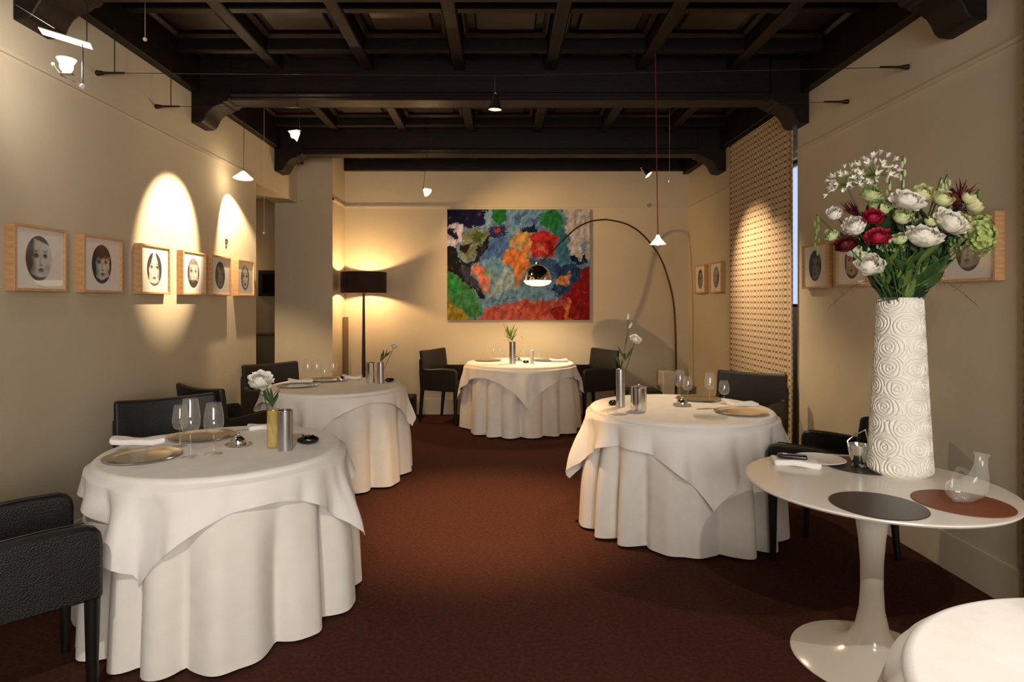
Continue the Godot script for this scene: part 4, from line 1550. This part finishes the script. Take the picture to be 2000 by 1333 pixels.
	glass("wine glass between the two chargers on the right table", on(1.455, 4.27), 0.205, 0.038, G)
	glass("low wine glass nearest the napkin on the right table", on(1.53, 4.2), 0.16, 0.036, G)
	charger("silver charger plate at the far side of the right table", on(1.42, 4.40), 0.155)
	charger("silver charger plate at the near right of the right table", on(1.51, 3.86))
	napkin("folded white napkin behind the near charger, right table", on(1.625, 4.12), 0.1, 0.18, 0.0)
	b = MB.new()
	b.lathe([[0.0, 0.0], [0.07, 0.0], [0.098, 0.008], [0.1, 0.01], [0.07, 0.004], [0.0, 0.003]], 36)
	single("glass_plate", b.mesh(30.0), M.plate_glass, "small clear glass plate at the front of the right table", "plate", on(1.265, 3.70))
	knife("small silver knife on the right table beside the glass plate", on(1.36, 4.0), 0.2)
	# --- nearest table
	pebble("black pebble shaped dish on the table at the lower right corner", on(1.235, 1.34), 0.3, 1.25)


# ------------------------------------------------------------------ flowers
func petal(b: MB, a: float, tilt: float, l: float, w: float, cup: float, curl: float, at := Vector3.ZERO) -> void:
	var bs := Basis(Vector3.UP, a) * Basis(Vector3.RIGHT, tilt)
	var rows := []
	for j in 5:
		var v := j / 4.0
		var row := PackedVector3Array()
		var ww := w * sin(PI * (0.1 + 0.72 * v))
		for i in 5:
			var u := i / 2.0 - 1.0
			row.append(at + bs * Vector3(u * ww, l * (v - 0.08 * u * u * v), -cup * w * u * u * sin(v * PI * 0.8) + curl * l * v * v))
		rows.append(row)
	b.grid(rows)


func bloom(r: float, n: int, open: float, seed_: int) -> ArrayMesh:
	# layers of cupped petals, tight in the middle and opening outwards
	var q := RandomNumberGenerator.new()
	q.seed = seed_
	var b := MB.new()
	var layers := 7 if n > 16 else 4
	for k in layers:
		var f := (k + 1.0) / layers
		var rho := r * lerpf(0.22, 1.0, pow(f, 0.9))
		var m := 3 + k
		for i in m:
			var a0 := TAU * i / m + k * 0.7 + q.randf_range(-0.15, 0.15)
			var hw := TAU / m * 0.72
			var top := lerpf(0.15, 0.5 + 0.7 * open, f) + q.randf_range(-0.2, 0.2)
			var ph := q.randf() * 6.0
			var rows := []
			for j in 7:
				var v := j / 6.0
				var row := PackedVector3Array()
				for c in 7:
					var u := c / 3.0 - 1.0
					var pol := lerpf(2.7, top + 0.16 * u * u, v)
					var rr := rho * (1.0 + 0.34 * open * f * pow(v, 3.0) + 0.15 * v * v * sin(u * 4.0 + ph + 2.5 * v + k))
					var az := a0 + u * hw * (0.35 + 0.65 * sin(PI * minf(0.15 + v * 0.6, 0.5)))
					row.append(Vector3(sin(pol) * cos(az) * rr, cos(pol) * (rr * 0.8 if pol > PI / 2 else maxf(rr * 0.7, r * 0.62)), sin(pol) * sin(az) * rr))
				rows.append(row)
			b.grid(rows)
	b.ball(Vector3(0, r * 0.3, 0), r * 0.26, 10, Vector3(1, 1.1, 1))
	return b.mesh(80.0)


func leaf_blade(b: MB, from: Vector3, dir: Vector3, l: float, w: float, bend: float, roll := 0.0) -> void:
	var d := dir.normalized()
	var side := d.cross(Vector3.UP if absf(d.y) < 0.95 else Vector3.RIGHT).normalized().rotated(d, roll)
	var nor := side.cross(d)
	var rows := []
	for j in 6:
		var v := j / 5.0
		var ww := w * pow(sin(PI * (0.06 + 0.94 * v)), 0.8) + 0.0006
		var c := from + d * l * v + nor * bend * l * v * v
		rows.append(PackedVector3Array([c - side * ww + nor * ww * 0.35, c, c + side * ww + nor * ww * 0.35]))
	b.grid(rows)


func stem_path(a: Vector3, c: Vector3, bow: Vector3) -> Array:
	var o := []
	for i in 7:
		var t := i / 6.0
		o.append(a.lerp(c, t) + bow * sin(PI * t))
	return o


func posy(label: String, at: Vector3, top: Vector3, r: float, petal_mat: String, seed_: int) -> void:
	var q := RandomNumberGenerator.new()
	q.seed = seed_
	var t := thing("table_flower", label, "flower", at)
	var b := MB.new()
	b.tube(stem_path(Vector3(0, -0.12, 0), top, Vector3(0, 0.0, 0.0)), 0.0022, 6)
	part("stem", b.mesh(), M.stem, t)
	if seed_ != 12:
		var o := part("bloom", bloom(r, 18 if r > 0.03 else 9, 1.2, seed_), M[petal_mat], t, top)
		o.rotation = Vector3(0.7, 0, -0.3)
	if seed_ == 6:
		for k in [[Vector3(0.065, 0.29, 0), 0.5], [Vector3(0.05, 0.35, 0), 0.1]]:
			var bb := MB.new()
			bb.ball(Vector3.ZERO, 0.013, 10, Vector3(0.7, 1.7, 0.7))
			var o := part("bud", bb.mesh(), M.petal_white, t, k[0])
			o.rotation.z = -k[1]
		b = MB.new()
		b.tube([Vector3(0, -0.02, 0), Vector3(0.03, 0.15, 0), Vector3(0.06, 0.275, 0)], 0.0018, 6)
		b.tube([Vector3(0.03, 0.15, 0), Vector3(0.045, 0.26, 0), Vector3(0.05, 0.335, 0)], 0.0015, 6)
		part("bud_stem", b.mesh(), M.stem, t)
	b = MB.new()
	for i in (16 if seed_ == 12 else 9):
		var f := q.randf()
		var a := q.randf() * TAU
		var d := Vector3(cos(a) * 0.5, 0.75, sin(a) * 0.4) + top.normalized() * (0.6 if seed_ == 7 else 0.1)
		leaf_blade(b, top * f * 0.35, d, q.randf_range(0.06, 0.11) * (1.5 if seed_ == 12 else 1.0), q.randf_range(0.005, 0.009), q.randf_range(-0.6, 0.4), q.randf() * 3.0)
	part("leaves", b.mesh(60.0), M.leaf if seed_ != 12 else M.leaf_light, t)
	if seed_ == 12:
		b = MB.new()
		for i in 14:
			var d := Vector3(q.randf_range(-0.09, 0.12), q.randf_range(-0.04, 0.12), q.randf_range(-0.05, 0.05))
			b.ball(d, 0.007, 6, Vector3(0.8, 1.4, 0.8))
		part("berries", b.mesh(), M.petal_green, t)


func build_side_table() -> void:
	var t := thing("pedestal_table", "white lacquered round pedestal table with trumpet foot at right", "table", T5)
	var b := MB.new()
	b.lathe([[0.0, 0.72], [0.47, 0.72], [0.479, 0.7175], [0.48, 0.713], [0.474, 0.706], [0.44, 0.697], [0.1, 0.692], [0.0, 0.692]], 72)
	part("table_top", b.mesh(25.0), M.white_lacquer, t)
	b = MB.new()
	var pr := [[0.0, 0.0], [0.295, 0.0], [0.30, 0.004], [0.296, 0.010], [0.25, 0.022], [0.18, 0.040], [0.12, 0.062], [0.085, 0.09], [0.06, 0.14], [0.046, 0.21], [0.041, 0.3], [0.042, 0.4], [0.05, 0.5], [0.064, 0.6], [0.082, 0.66], [0.1, 0.693], [0.0, 0.693]]
	b.lathe(pr, 56)
	part("trumpet_foot", b.mesh(60.0), M.white_lacquer, t)
	var y := 0.7205
	var q := MB.new()
	q.lathe([[0.0, 0.0], [0.155, 0.0], [0.156, 0.0015], [0.154, 0.003], [0.0, 0.003]], 64)
	var mm := q.mesh(25.0)
	single("round_mat", mm, M.mat_dark, "dark brown round mat at the front of the pedestal table", "mat", Vector3(1.352, y, -2.20), 0.0, "round leather mats")
	single("round_mat", mm, M.mat_rust, "rust brown round mat under the glass carafe", "mat", Vector3(1.672, y, -2.225), 0.0, "round leather mats")
	single("round_mat", mm, M.mat_dark, "dark round mat half hidden behind the tall vase", "mat", Vector3(1.61, y, -2.735), 0.0, "round leather mats")
	# silver jug with a bail handle
	t = thing("silver_jug", "small silver jug with upright handle behind the tall vase", "jug", Vector3(1.575, y + 0.003, -2.70))
	b = MB.new()
	b.lathe([[0.0, 0.0], [0.026, 0.0], [0.03, 0.006], [0.022, 0.016], [0.034, 0.04], [0.042, 0.075], [0.045, 0.1], [0.043, 0.1], [0.04, 0.075], [0.0, 0.03]], 28)
	part("bowl", b.mesh(), M.silver, t)
	b = MB.new()
	b.tube([Vector3(-0.044, 0.09, 0), Vector3(-0.05, 0.115, 0), Vector3(-0.02, 0.14, 0), Vector3(0.03, 0.165, 0), Vector3(0.045, 0.1, 0)], 0.0035, 8)
	part("handle", b.mesh(), M.silver, t)
	# plate, napkin and dark case
	b = MB.new()
	b.lathe([[0.0, 0.0], [0.065, 0.0], [0.105, 0.012], [0.11, 0.016], [0.105, 0.018], [0.065, 0.007], [0.0, 0.006]], 44)
	single("white_plate", b.mesh(30.0), M.porcelain, "white porcelain plate on the pedestal table behind the napkin", "plate", Vector3(1.455, y, -2.80))
	napkin("white napkin under a dark case at the left of the pedestal table", Vector3(1.315, y, -2.74), -0.35, 0.19, 0.0)
	t = thing("dark_case", "slim dark case on the napkin of the pedestal table", "case", Vector3(1.305, y + 0.03, -2.745), -0.4)
	b = MB.new()
	b.rbox(Vector3(0, 0.009, 0), Vector3(0.12, 0.018, 0.045), 0.008, 3)
	part("shell", b.mesh(), M.black_gloss, t)
	part("clasp", boxm(Vector3(-0.03, 0.019, 0.0), Vector3(0.02, 0.004, 0.012), 0.001), M.silver, t)
	# carafe lying at an angle with its neck up
	t = thing("glass_carafe", "clear glass duck shaped carafe on the rust brown mat", "carafe", Vector3(1.70, y + 0.003, -2.235))
	b = MB.new()
	var path := [Vector3(-0.085, 0.055, 0.03), Vector3(-0.08, 0.05, 0.028), Vector3(-0.06, 0.046, 0.02), Vector3(-0.02, 0.046, 0.008), Vector3(0.02, 0.05, -0.005), Vector3(0.045, 0.062, -0.014), Vector3(0.06, 0.09, -0.02), Vector3(0.066, 0.125, -0.022), Vector3(0.07, 0.155, -0.024), Vector3(0.073, 0.17, -0.025)]
	var wide := [0.005, 0.022, 0.038, 0.046, 0.045, 0.04, 0.03, 0.021, 0.02, 0.027]
	var back := path.duplicate()
	back.reverse()
	var narrow := []
	for i in 10:
		narrow.append(maxf(wide[9 - i] - 0.0022, 0.001))
	back[9] += Vector3(0.003, 0, -0.001)
	b.tube(path, wide, 28, false)

	part("body", b.mesh(60.0), M.carafe_glass, t)
	b = MB.new()
	b.tube([Vector3(-0.08, 0.06, 0.028), Vector3(-0.07, 0.1, 0.025), Vector3(-0.045, 0.125, 0.016), Vector3(-0.01, 0.115, 0.004), Vector3(0.01, 0.092, -0.002)], 0.007, 10)
	part("handle", b.mesh(), M.glass, t)
	b = MB.new()
	b.ball(Vector3(-0.03, 0.02, 0.02), 0.018, 12)
	b.ball(Vector3(-0.062, 0.02, 0.028), 0.014, 12)
	part("glass_feet", b.mesh(), M.glass, t)
	rose_vase(Vector3(1.70, y, -2.615))


func rose_vase(at: Vector3) -> void:
	var H := 0.747
	var q := RandomNumberGenerator.new()
	q.seed = 3
	var cs := []
	var rows_n := 9
	for j in rows_n:
		var y := 0.045 + j * (H - 0.075) / (rows_n - 1.0)
		var n := 6 if j < 6 else 5
		for i in n:
			cs.append([TAU * (i + 0.5 * (j % 2)) / n + q.randf_range(-0.1, 0.1), y + q.randf_range(-0.012, 0.012), q.randf() * TAU])
	var rad := func(y: float) -> float:
		var v: float = y / H
		var r := lerpf(0.117, 0.079, pow(v, 0.9))
		return r - 0.016 * pow(clampf(1.0 - y / 0.03, 0, 1), 2)
	var N := 240
	var K := 300
	var v := PackedVector3Array()
	var idx := PackedInt32Array()
	for j in K + 1:
		var y := H * j / K
		var r: float = rad.call(y)
		var near := []
		for c in cs:
			if absf(c[1] - y) < 0.1:
				near.append(c)
		for i in N:
			var a := TAU * i / N
			var best := 9.0
			var second := 9.0
			var bc = null
			for c in near:
				var da: float = fposmod(a - c[0] + PI, TAU) - PI
				var d: float = sqrt(da * da * r * r + (y - c[1]) * (y - c[1]))
				if d < best:
					second = best
					best = d
					bc = c
				elif d < second:
					second = d
			var h := 0.0
			if bc != null:
				var da: float = fposmod(a - bc[0] + PI, TAU) - PI
				var phi: float = atan2(y - bc[1], da * r) + bc[2]
				var s := best / 0.0135 + phi / TAU + 0.18 * sin(3.0 * phi + best * 120.0)
				var ridge := smoothstep(0.25, 0.75, absf(cos(PI * s)))
				var border := smoothstep(0.0, 0.007, second - best)
				h = 0.0075 * maxf(ridge, 1.0 - smoothstep(0.0015, 0.004, second - best)) * (1.0 if second - best > 0.0 else 0.0)
			h *= smoothstep(0.0, 0.02, y) * smoothstep(H, H - 0.012, y)
			v.append(Vector3(cos(a) * (r + h), y, sin(a) * (r + h)))
	# rim and inner wall
	for e in [[0.076, H + 0.001], [0.073, H - 0.002], [0.07, H - 0.15], [0.07, 0.3], [0.001, 0.29]]:
		for i in N:
			var a := TAU * i / N
			v.append(Vector3(cos(a) * e[0], e[1], sin(a) * e[0]))
	var R := v.size() / N
	var nn := PackedVector3Array()
	nn.resize(v.size())
	for j in R - 1:
		for i in N:
			var a := j * N + i
			var b := j * N + (i + 1) % N
			for t in [[a, b + N, b], [a, a + N, b + N]]:
				var w := -(v[t[1]] - v[t[0]]).cross(v[t[2]] - v[t[0]])
				for k in t:
					nn[k] += w
				idx.append_array(PackedInt32Array(t))
	var sg := 1.0 if nn[(K / 2) * N].x > 0 else -1.0
	for i in nn.size():
		nn[i] = nn[i].normalized() * sg
	if sg < 0:
		for i in range(0, idx.size(), 3):
			var t := idx[i + 1]
			idx[i + 1] = idx[i + 2]
			idx[i + 2] = t
	var arr := []
	arr.resize(Mesh.ARRAY_MAX)
	arr[Mesh.ARRAY_VERTEX] = v
	arr[Mesh.ARRAY_NORMAL] = nn
	arr[Mesh.ARRAY_INDEX] = idx
	var m := ArrayMesh.new()
	m.add_surface_from_arrays(Mesh.PRIMITIVE_TRIANGLES, arr)
	single("rose_relief_vase", m, M.vase_white, "tall white vase covered in carved rose relief on the pedestal table", "vase", at)


const MOUTH := Vector3(1.70, 1.4675, -2.615)


func flower(called: String, label: String, dx: float, dy: float, dz: float, mesh: Mesh, m: Material, tilt: Vector3, group: String, part_name := "bloom") -> Node3D:
	# dx, dy, dz: metres from the middle of the vase's mouth
	var t := thing(called, label, "flower", MOUTH, 0.0, group)
	var tip := Vector3(dx, dy, dz)
	var root := Vector3(clampf(dx * 0.16, -0.045, 0.045), -0.08, clampf(dz * 0.3, -0.04, 0.04))
	var b := MB.new()
	b.tube(stem_path(root, tip, Vector3(-dx * 0.12, 0.0, 0)), 0.0028, 6)
	part("stem", b.mesh(), M.stem, t)
	var o := part(part_name, mesh, m, t, tip)
	o.rotation = tilt
	return t


func build_bouquet() -> void:
	var q := RandomNumberGenerator.new()
	q.seed = 77
	var S := 0.00218
	var W := [bloom(0.042, 26, 1.25, 1), bloom(0.042, 24, 1.1, 2), bloom(0.036, 20, 0.8, 3)]
	var small := bloom(0.026, 14, 0.7, 4)
	var cup := bloom(0.03, 14, 0.5, 5)
	var G := "blooms of the large bouquet"
	var list := [
		[1730, 402, 0.14, 0, "petal_white", 1.05, "white_lisianthus", "large white bloom at the upper middle of the bouquet"],
		[1750, 470, 0.17, 1, "petal_white", 1.15, "white_lisianthus", "large white bloom low at the middle front of the bouquet"],
		[1806, 443, 0.15, 0, "petal_white", 1.1, "white_lisianthus", "large white bloom right of the middle of the bouquet"],
		[1840, 440, 0.11, 2, "petal_cream", 0.9, "white_lisianthus", "creamy white bloom touching the large one at right of the bouquet"],
		[1643, 448, 0.1, 2, "petal_white", 0.95, "white_lisianthus", "upright white bloom beside the pink flowers at left of the bouquet"],
		[1622, 420, 0.03, 2, "petal_white", 0.7, "white_lisianthus", "small white bloom at the far left of the bouquet"],
		[1672, 520, 0.09, 1, "petal_white", 0.95, "white_lisianthus", "white bloom drooping low at left over a portrait"],
		[1655, 492, 0.04, 2, "petal_white", 0.7, "white_lisianthus", "small white bloom below the pink flowers"],
		[1687, 384, 0.05, 2, "petal_green", 0.95, "green_lisianthus", "greenish white bloom below the umbel at left of the bouquet"],
		[1692, 412, 0.09, 2, "petal_green", 0.95, "green_lisianthus", "greenish white bloom beside the large upper white bloom"],
		[1783, 382, 0.06, 3, "petal_cream", 1.2, "cream_lisianthus", "pale yellow bloom at the top middle of the bouquet"],
		[1814, 394, 0.08, 3, "petal_cream", 1.3, "cream_lisianthus", "pale yellow bloom right of the top middle of the bouquet"],
		[1714, 434, 0.16, 4, "petal_green", 1.0, "green_lisianthus", "pale green cupped bloom at the middle of the bouquet"],
		[1712, 474, 0.15, 4, "petal_green", 0.8, "green_lisianthus", "pale green cupped bud left of the low white bloom"],
		[1695, 474, 0.13, 4, "petal_green", 0.55, "green_lisianthus", "tiny pale green bud at left of the low white bloom"],
		[1872, 404, 0.08, 4, "petal_cream", 1.15, "cream_lisianthus", "pale yellow cup among the dark red flowers at right"],
		[1855, 396, 0.1, 3, "petal_cream", 0.9, "cream_lisianthus", "small pale yellow bud beside the dark red flower at right"],
		[1776, 440, 0.13, 3, "petal_cream", 0.9, "cream_lisianthus", "small creamy bud left of the large right white bloom"],
		[1613, 462, 0.04, 4, "petal_green", 0.8, "green_lisianthus", "pale green bud at the lower far left of the bouquet"],
		[1666, 433, 0.14, 1, "petal_pink", 0.62, "pink_flower", "upper pink red bloom at left of the bouquet"],
		[1672, 470, 0.15, 0, "petal_pink", 0.75, "pink_flower", "largest pink red bloom at left of the bouquet"],
		[1650, 455, 0.06, 2, "petal_wine", 0.55, "wine_red_flower", "wine red bloom behind the pink ones at left"],
		[1626, 483, 0.1, 1, "petal_wine", 0.72, "wine_red_flower", "wine red bloom over the portrait frame at left"],
		[1842, 392, 0.06, 2, "petal_wine", 0.85, "wine_red_flower", "wine red bloom at the upper right of the bouquet"],
		[1850, 416, 0.07, 2, "petal_plum", 0.75, "plum_flower", "nearly black plum bloom at the right of the bouquet"],
	]
	for k in list:
		var m: Mesh = [W[0], W[1], W[2], small, cup][k[3]]
		var dx: float = (k[0] - 1757) * S
		var t := flower(k[6], k[7], dx, (582 - k[1]) * S, k[2], m, M[k[4]], Vector3.ZERO, G)
		t.get_node("bloom").basis = (Basis(Vector3.RIGHT, 0.85 + q.randf_range(-0.3, 0.25)) * Basis(Vector3.BACK, -dx * 2.0 + q.randf_range(-0.3, 0.3)) * Basis(Vector3.UP, q.randf() * TAU)).scaled(Vector3.ONE * k[5] * 1.08)
	# umbels of small white trumpets
	var fl := []
	for k in 4:
		var u := MB.new()
		for p in 5:
			petal(u, TAU * p / 5.0, q.randf_range(0.25, 0.85), q.randf_range(0.02, 0.028), 0.0048, 0.3, 0.1)
		fl.append(u.mesh(70.0))
	for k in [[1700, 345, 0.02, 1.05, "white umbel of small trumpet flowers, highest at left of the bouquet"], [1652, 362, 0.0, 0.85, "loose white umbel of small flowers at the upper far left of the bouquet"]]:
		var tip0 := Vector3((k[0] - 1757) * S, (582 - k[1]) * S, k[2])
		var uc := MB.new()
		var spots := []
		for i in 36:
			var y := 1.0 - 1.3 * (i + 0.5) / 36.0
			var rr := sqrt(maxf(0.0, 1 - y * y))
			var a := i * 2.39996
			var d := Vector3(cos(a) * rr, y, sin(a) * rr).rotated(Vector3.BACK, 0.25)
			spots.append([d, d * q.randf_range(0.055, 0.09) * k[3]])
			uc.tube([Vector3.ZERO, spots[-1][1]], 0.0014, 4)
		var t := flower("white_umbel", k[4], tip0.x, tip0.y, tip0.z, uc.mesh(), M.leaf_light, Vector3.ZERO, G, "floret_stalks")
		for p in spots:
			var o := part("floret", fl[q.randi() % 4], M.petal_white, t, tip0 + p[1])
			o.basis = (Basis(Quaternion(Vector3.UP, p[0])) * Basis(Vector3.UP, q.randf() * TAU)).scaled(Vector3.ONE * k[3])
	# green hydrangea head
	var hb := MB.new()
	for i in 110:
		var y := 1.0 - 2.0 * (i + 0.5) / 110.0
		var rr := sqrt(maxf(0.0, 1 - y * y))
		var a := i * 2.39996
		var d := Vector3(cos(a) * rr, y, sin(a) * rr)
		hb.xf = Transform3D(Basis(Quaternion(Vector3.UP, d)), (d * Vector3(0.044, 0.075, 0.044) + Vector3(q.randf_range(-1, 1), q.randf_range(-1, 1), q.randf_range(-1, 1)) * 0.007) * q.randf_range(0.8, 1.15))
		for p in 4:
			petal(hb, TAU * p / 4.0 + i, q.randf_range(0.9, 1.4), 0.014, 0.008, 0.2, 0.1)
	hb.xf = Transform3D()
	flower("hydrangea_head", "pale green hydrangea head hanging at the right of the bouquet", (1885 - 1757) * S, (582 - 462) * S, 0.08, hb.mesh(70.0), M.hydrangea, Vector3(0, 0, 0.15), G)
	# upright stalks of buds
	var n := 0
	for k in [[1763, 305, 0.0, "tallest upright bud stalk at the top of the bouquet"], [1828, 350, 0.03, "upright bud stalk at the upper right of the bouquet"], [1850, 340, 0.0, "second upright bud stalk at the upper right of the bouquet"], [1742, 340, -0.02, "short bud stalk beside the tallest one"], [1905, 372, 0.02, "thin curled bud stalk at the far right of the bouquet"], [1595, 420, 0.0, "thin leafy stalk at the far left of the bouquet"]]:
		var bb := MB.new()
		for i in 9:
			var y := -0.02 - 0.018 * i
			var a := i * 2.4
			var c := Vector3(cos(a) * 0.008, y, sin(a) * 0.008)
			bb.ball(c, 0.0095 if i < 5 else 0.007, 8, Vector3(0.65, 1.7, 0.65))
		flower("bud_stalk", k[3], (k[0] - 1757) * S, (582 - k[1]) * S, k[2], bb.mesh(), M.petal_green if n < 4 else M.leaf_light, Vector3(0, n, 0), G, "buds")
		n += 1
	# spiky dark sprays
	n = 0
	for k in [[1868, 385, 0.03, "spiky dark red spray at the upper right of the bouquet", "petal_wine"], [1655, 418, 0.05, "spiky brown red spray above the pink flowers", "petal_wine"]]:
		var bb := MB.new()
		for i in 22:
			var d := Vector3(q.randf_range(-0.6, 0.6), 1.0, q.randf_range(-0.5, 0.5))
			leaf_blade(bb, Vector3(0, -0.03, 0), d, q.randf_range(0.06, 0.1), 0.004, q.randf_range(-0.3, 0.3))
		flower("spiky_spray", k[3], (k[0] - 1757) * S, (582 - k[1]) * S, k[2], bb.mesh(60.0), M[k[4]], Vector3(0, 0, -0.5 if n == 0 else 0.6), G, "spikes")
		n += 1
	# thin twigs that arch out to both sides
	for k in [[1605, 600, "thin dry twig drooping to the left below the bouquet"], [1885, 600, "thin dry twig drooping to the right below the bouquet"]]:
		var t := thing("dry_twig", k[2], "twig", MOUTH, 0.0, G)
		var b := MB.new()
		var ex: float = (k[0] - 1757) * S
		var pts := []
		for i in 12:
			var v := i / 11.0
			pts.append(Vector3(ex * v, -0.06 * (1 - v) + 0.22 * sin(PI * pow(v, 0.8)) * 0.55 - 0.035 * v, 0.02 + 0.05 * v))
		b.tube(pts, 0.0014, 5)
		for i in range(4, 12):
			for s in [-1, 1]:
				b.tube([pts[i], pts[i] + Vector3(q.randf_range(-0.02, 0.02), s * q.randf_range(0.008, 0.022), q.randf_range(-0.015, 0.015))], 0.0008, 4)
		part("twigs", b.mesh(), M.twig, t)
	# leafy stems that fill the bouquet
	var leaves := []
	for k in 6:
		var lb := MB.new()
		leaf_blade(lb, Vector3.ZERO, Vector3.UP, 1.0, 0.10 + 0.015 * k, -0.45 + 0.16 * k)
		leaves.append(lb.mesh(60.0))
	for i in 76:
		var a := i * 2.39996
		var sp := sqrt((i % 46 + 0.5) / 46.0)
		var tip := Vector3(cos(a) * sp * 0.27, 0.13 + 0.26 * (1 - sp * 0.55) + q.randf_range(-0.05, 0.05), sin(a) * sp * 0.16)
		if i % 5 == 0:
			tip.y += 0.06
		if i >= 46:
			# short broad-leaved stems that hide the vase's mouth
			tip = Vector3(cos(a) * 0.15, q.randf_range(0.12, 0.22), 0.03 + sin(a) * 0.1)
		var t := thing("leafy_stem", ("short broad leafed stem low in the bouquet above the vase mouth" if i >= 46 else "leafy green stem on the left side of the bouquet" if tip.x < -0.08 else "leafy green stem on the right side of the bouquet" if tip.x > 0.08 else "leafy green stem in the middle of the bouquet"), "foliage", MOUTH, 0.0, "leafy stems of the bouquet")
		var b := MB.new()
		var path := stem_path(Vector3(cos(a) * 0.035 * sp, -0.07, sin(a) * 0.03 * sp), tip, Vector3(-tip.x * 0.1, 0, 0))
		b.tube(path, 0.002, 5)
		part("stem", b.mesh(), M.stem, t)
		for k in 13:
			var v := (0.3 if i >= 46 else 0.16) + (0.7 if i >= 46 else 0.84) * k / 12.0
			var x := v * 6.0
			var pt: Vector3 = path[int(minf(x, 5.99))].lerp(path[mini(int(x) + 1, 6)], x - int(x))
			var sd := q.randf() * TAU
			var dir := (Vector3(cos(sd) * 0.75, 0.75, sin(sd) * 0.75) + tip * 0.8).normalized()
			var l := q.randf_range(0.06, 0.1) * (1.3 if i >= 46 else 1.0)
			var o := part("leaf", leaves[q.randi() % 6], [M.leaf_dark, M.leaf, M.leaf_dark, M.leaf, M.leaf_light][i % 5], t, pt)
			o.basis = (Basis(Quaternion(Vector3.UP, dir)) * Basis(Vector3.UP, q.randf() * TAU)).scaled(Vector3.ONE * l)
	# pale filler sprigs between the blooms
	for i in 18:
		var a := i * 2.39996 + 0.9
		var sp := sqrt((i + 0.5) / 18.0)
		var tip := Vector3(cos(a) * sp * 0.23, 0.31 - 0.12 * sp + q.randf_range(-0.03, 0.05), 0.06 + sin(a) * sp * 0.11)
		var bb := MB.new()
		for k in 16:
			var d := Vector3(q.randf_range(-1, 1), q.randf_range(-0.8, 1), q.randf_range(-1, 1)) * 0.026
			bb.ball(d, q.randf_range(0.004, 0.008), 6, Vector3(0.8, 1.3, 0.8))
			bb.tube([Vector3(0, -0.03, 0), d], 0.0009, 4)
		flower("filler_sprig", "pale green sprig of tiny buds filling the bouquet " + ("on the left" if tip.x < -0.05 else "on the right" if tip.x > 0.05 else "in the middle"), tip.x, tip.y, tip.z, bb.mesh(), M.petal_green if i % 2 == 0 else M.leaf_light, Vector3(0, i, 0), "filler sprigs of the bouquet", "bud_cluster")
	var t := thing("leafy_stem", "large single leaf lying over the left rim of the tall vase", "foliage", MOUTH, 0.0, "leafy stems of the bouquet")
	var b := MB.new()
	leaf_blade(b, Vector3(-0.03, -0.01, 0.05), Vector3(-1, 0.05, 0.3), 0.14, 0.022, -0.15, 0.3)
	part("leaf", b.mesh(60.0), M.leaf_dark, t)


# ------------------------------------------------------------------ small things
func build_details() -> void:
	var b := MB.new()
	# hanging ball pulls of the lamp system
	for k in [[Vector3(-2.0, 2.93, -3.46), 0.48, "small ball on a thin cord below the ceiling at upper left"], [Vector3(-2.06, 2.05, -5.36), 1.36, "small ball on a thin cord before the opening at the left wall's end"], [Vector3(1.64, 2.62, -5.95), 0.79, "small ball on a thin cord right of the pendant's red cord"]]:
		var t := thing("cord_pull", k[2], "cord pull", k[0], 0.0, "ball ended cords")
		b = MB.new()
		b.ball(Vector3.ZERO, 0.012, 12)
		part("ball", b.mesh(), M.pull_cord, t)
		b = MB.new()
		b.tube([Vector3(0, 0.008, 0), Vector3(0, k[1], 0)], 0.0014, 5)
		part("cord", b.mesh(), M.pull_cord, t)
	# D-shaped wall hook
	b = MB.new()
	b.box(Vector3(0, 0, 0.006), Vector3(0.006, 0.05, 0.012), 0.001)
	var ring := []
	for i in 9:
		var a := -PI / 2 + PI * i / 8.0
		ring.append(Vector3(0.002 + 0.026 * cos(a), 0.022 * sin(a), 0.008))
	b.tube(ring, 0.004, 6)
	single("wall_hook", b.mesh(), M.brass_dark, "small dark D-shaped hook on the left wall between the lamp scallops", "hook", Vector3(LX, 1.98, -5.41), PI / 2)
	b = MB.new()
	ring = []
	for i in 13:
		var a := TAU * i / 12.0
		ring.append(Vector3(0.018 * cos(a), 0.018 * sin(a), 0.006))
	b.tube(ring, 0.0035, 6, false)
	single("wall_ring", b.mesh(), M.brass_dark, "tiny ring on the back wall beside the pendant's cord", "hook", Vector3(1.91, 2.69, BZ + 0.02))
	# narrow board leaning by the pilaster
	single("narrow_board", span(-0.03, 0.03, 0, 1.26, -0.02, 0.02, 0.004), M.board, "narrow upright brown board standing beside the pilaster", "board", Vector3(-1.96, 0, -7.80))
	# black box on the floor by the back wall
	var t := thing("floor_box", "small black box on the floor between the second left table and back wall", "box", Vector3(-1.19, 0, -7.74))
	part("cabinet", boxm(Vector3(0, 0.135, 0), Vector3(0.24, 0.27, 0.26), 0.006), M.black_matte, t)
	part("grille", boxm(Vector3(0, 0.13, 0.133), Vector3(0.21, 0.22, 0.008), 0.003), M.black_gloss, t)
	# low dark seat near the arc lamp
	t = thing("low_stool", "low dark leather stool showing behind the right table", "stool", Vector3(1.68, 0, -7.28))
	b = MB.new()
	b.rbox(Vector3(0, 0.36, 0), Vector3(0.42, 0.12, 0.4), 0.05, 3)
	part("seat", b.mesh(), M.leather, t)
	for sx in [-1, 1]:
		for sz in [-1, 1]:
			b = MB.new()
			b.tube([Vector3(sx * 0.17, 0, sz * 0.16), Vector3(sx * 0.16, 0.32, sz * 0.15)], [0.014, 0.02], 8)
			part("leg", b.mesh(), M.leather_edge, t)
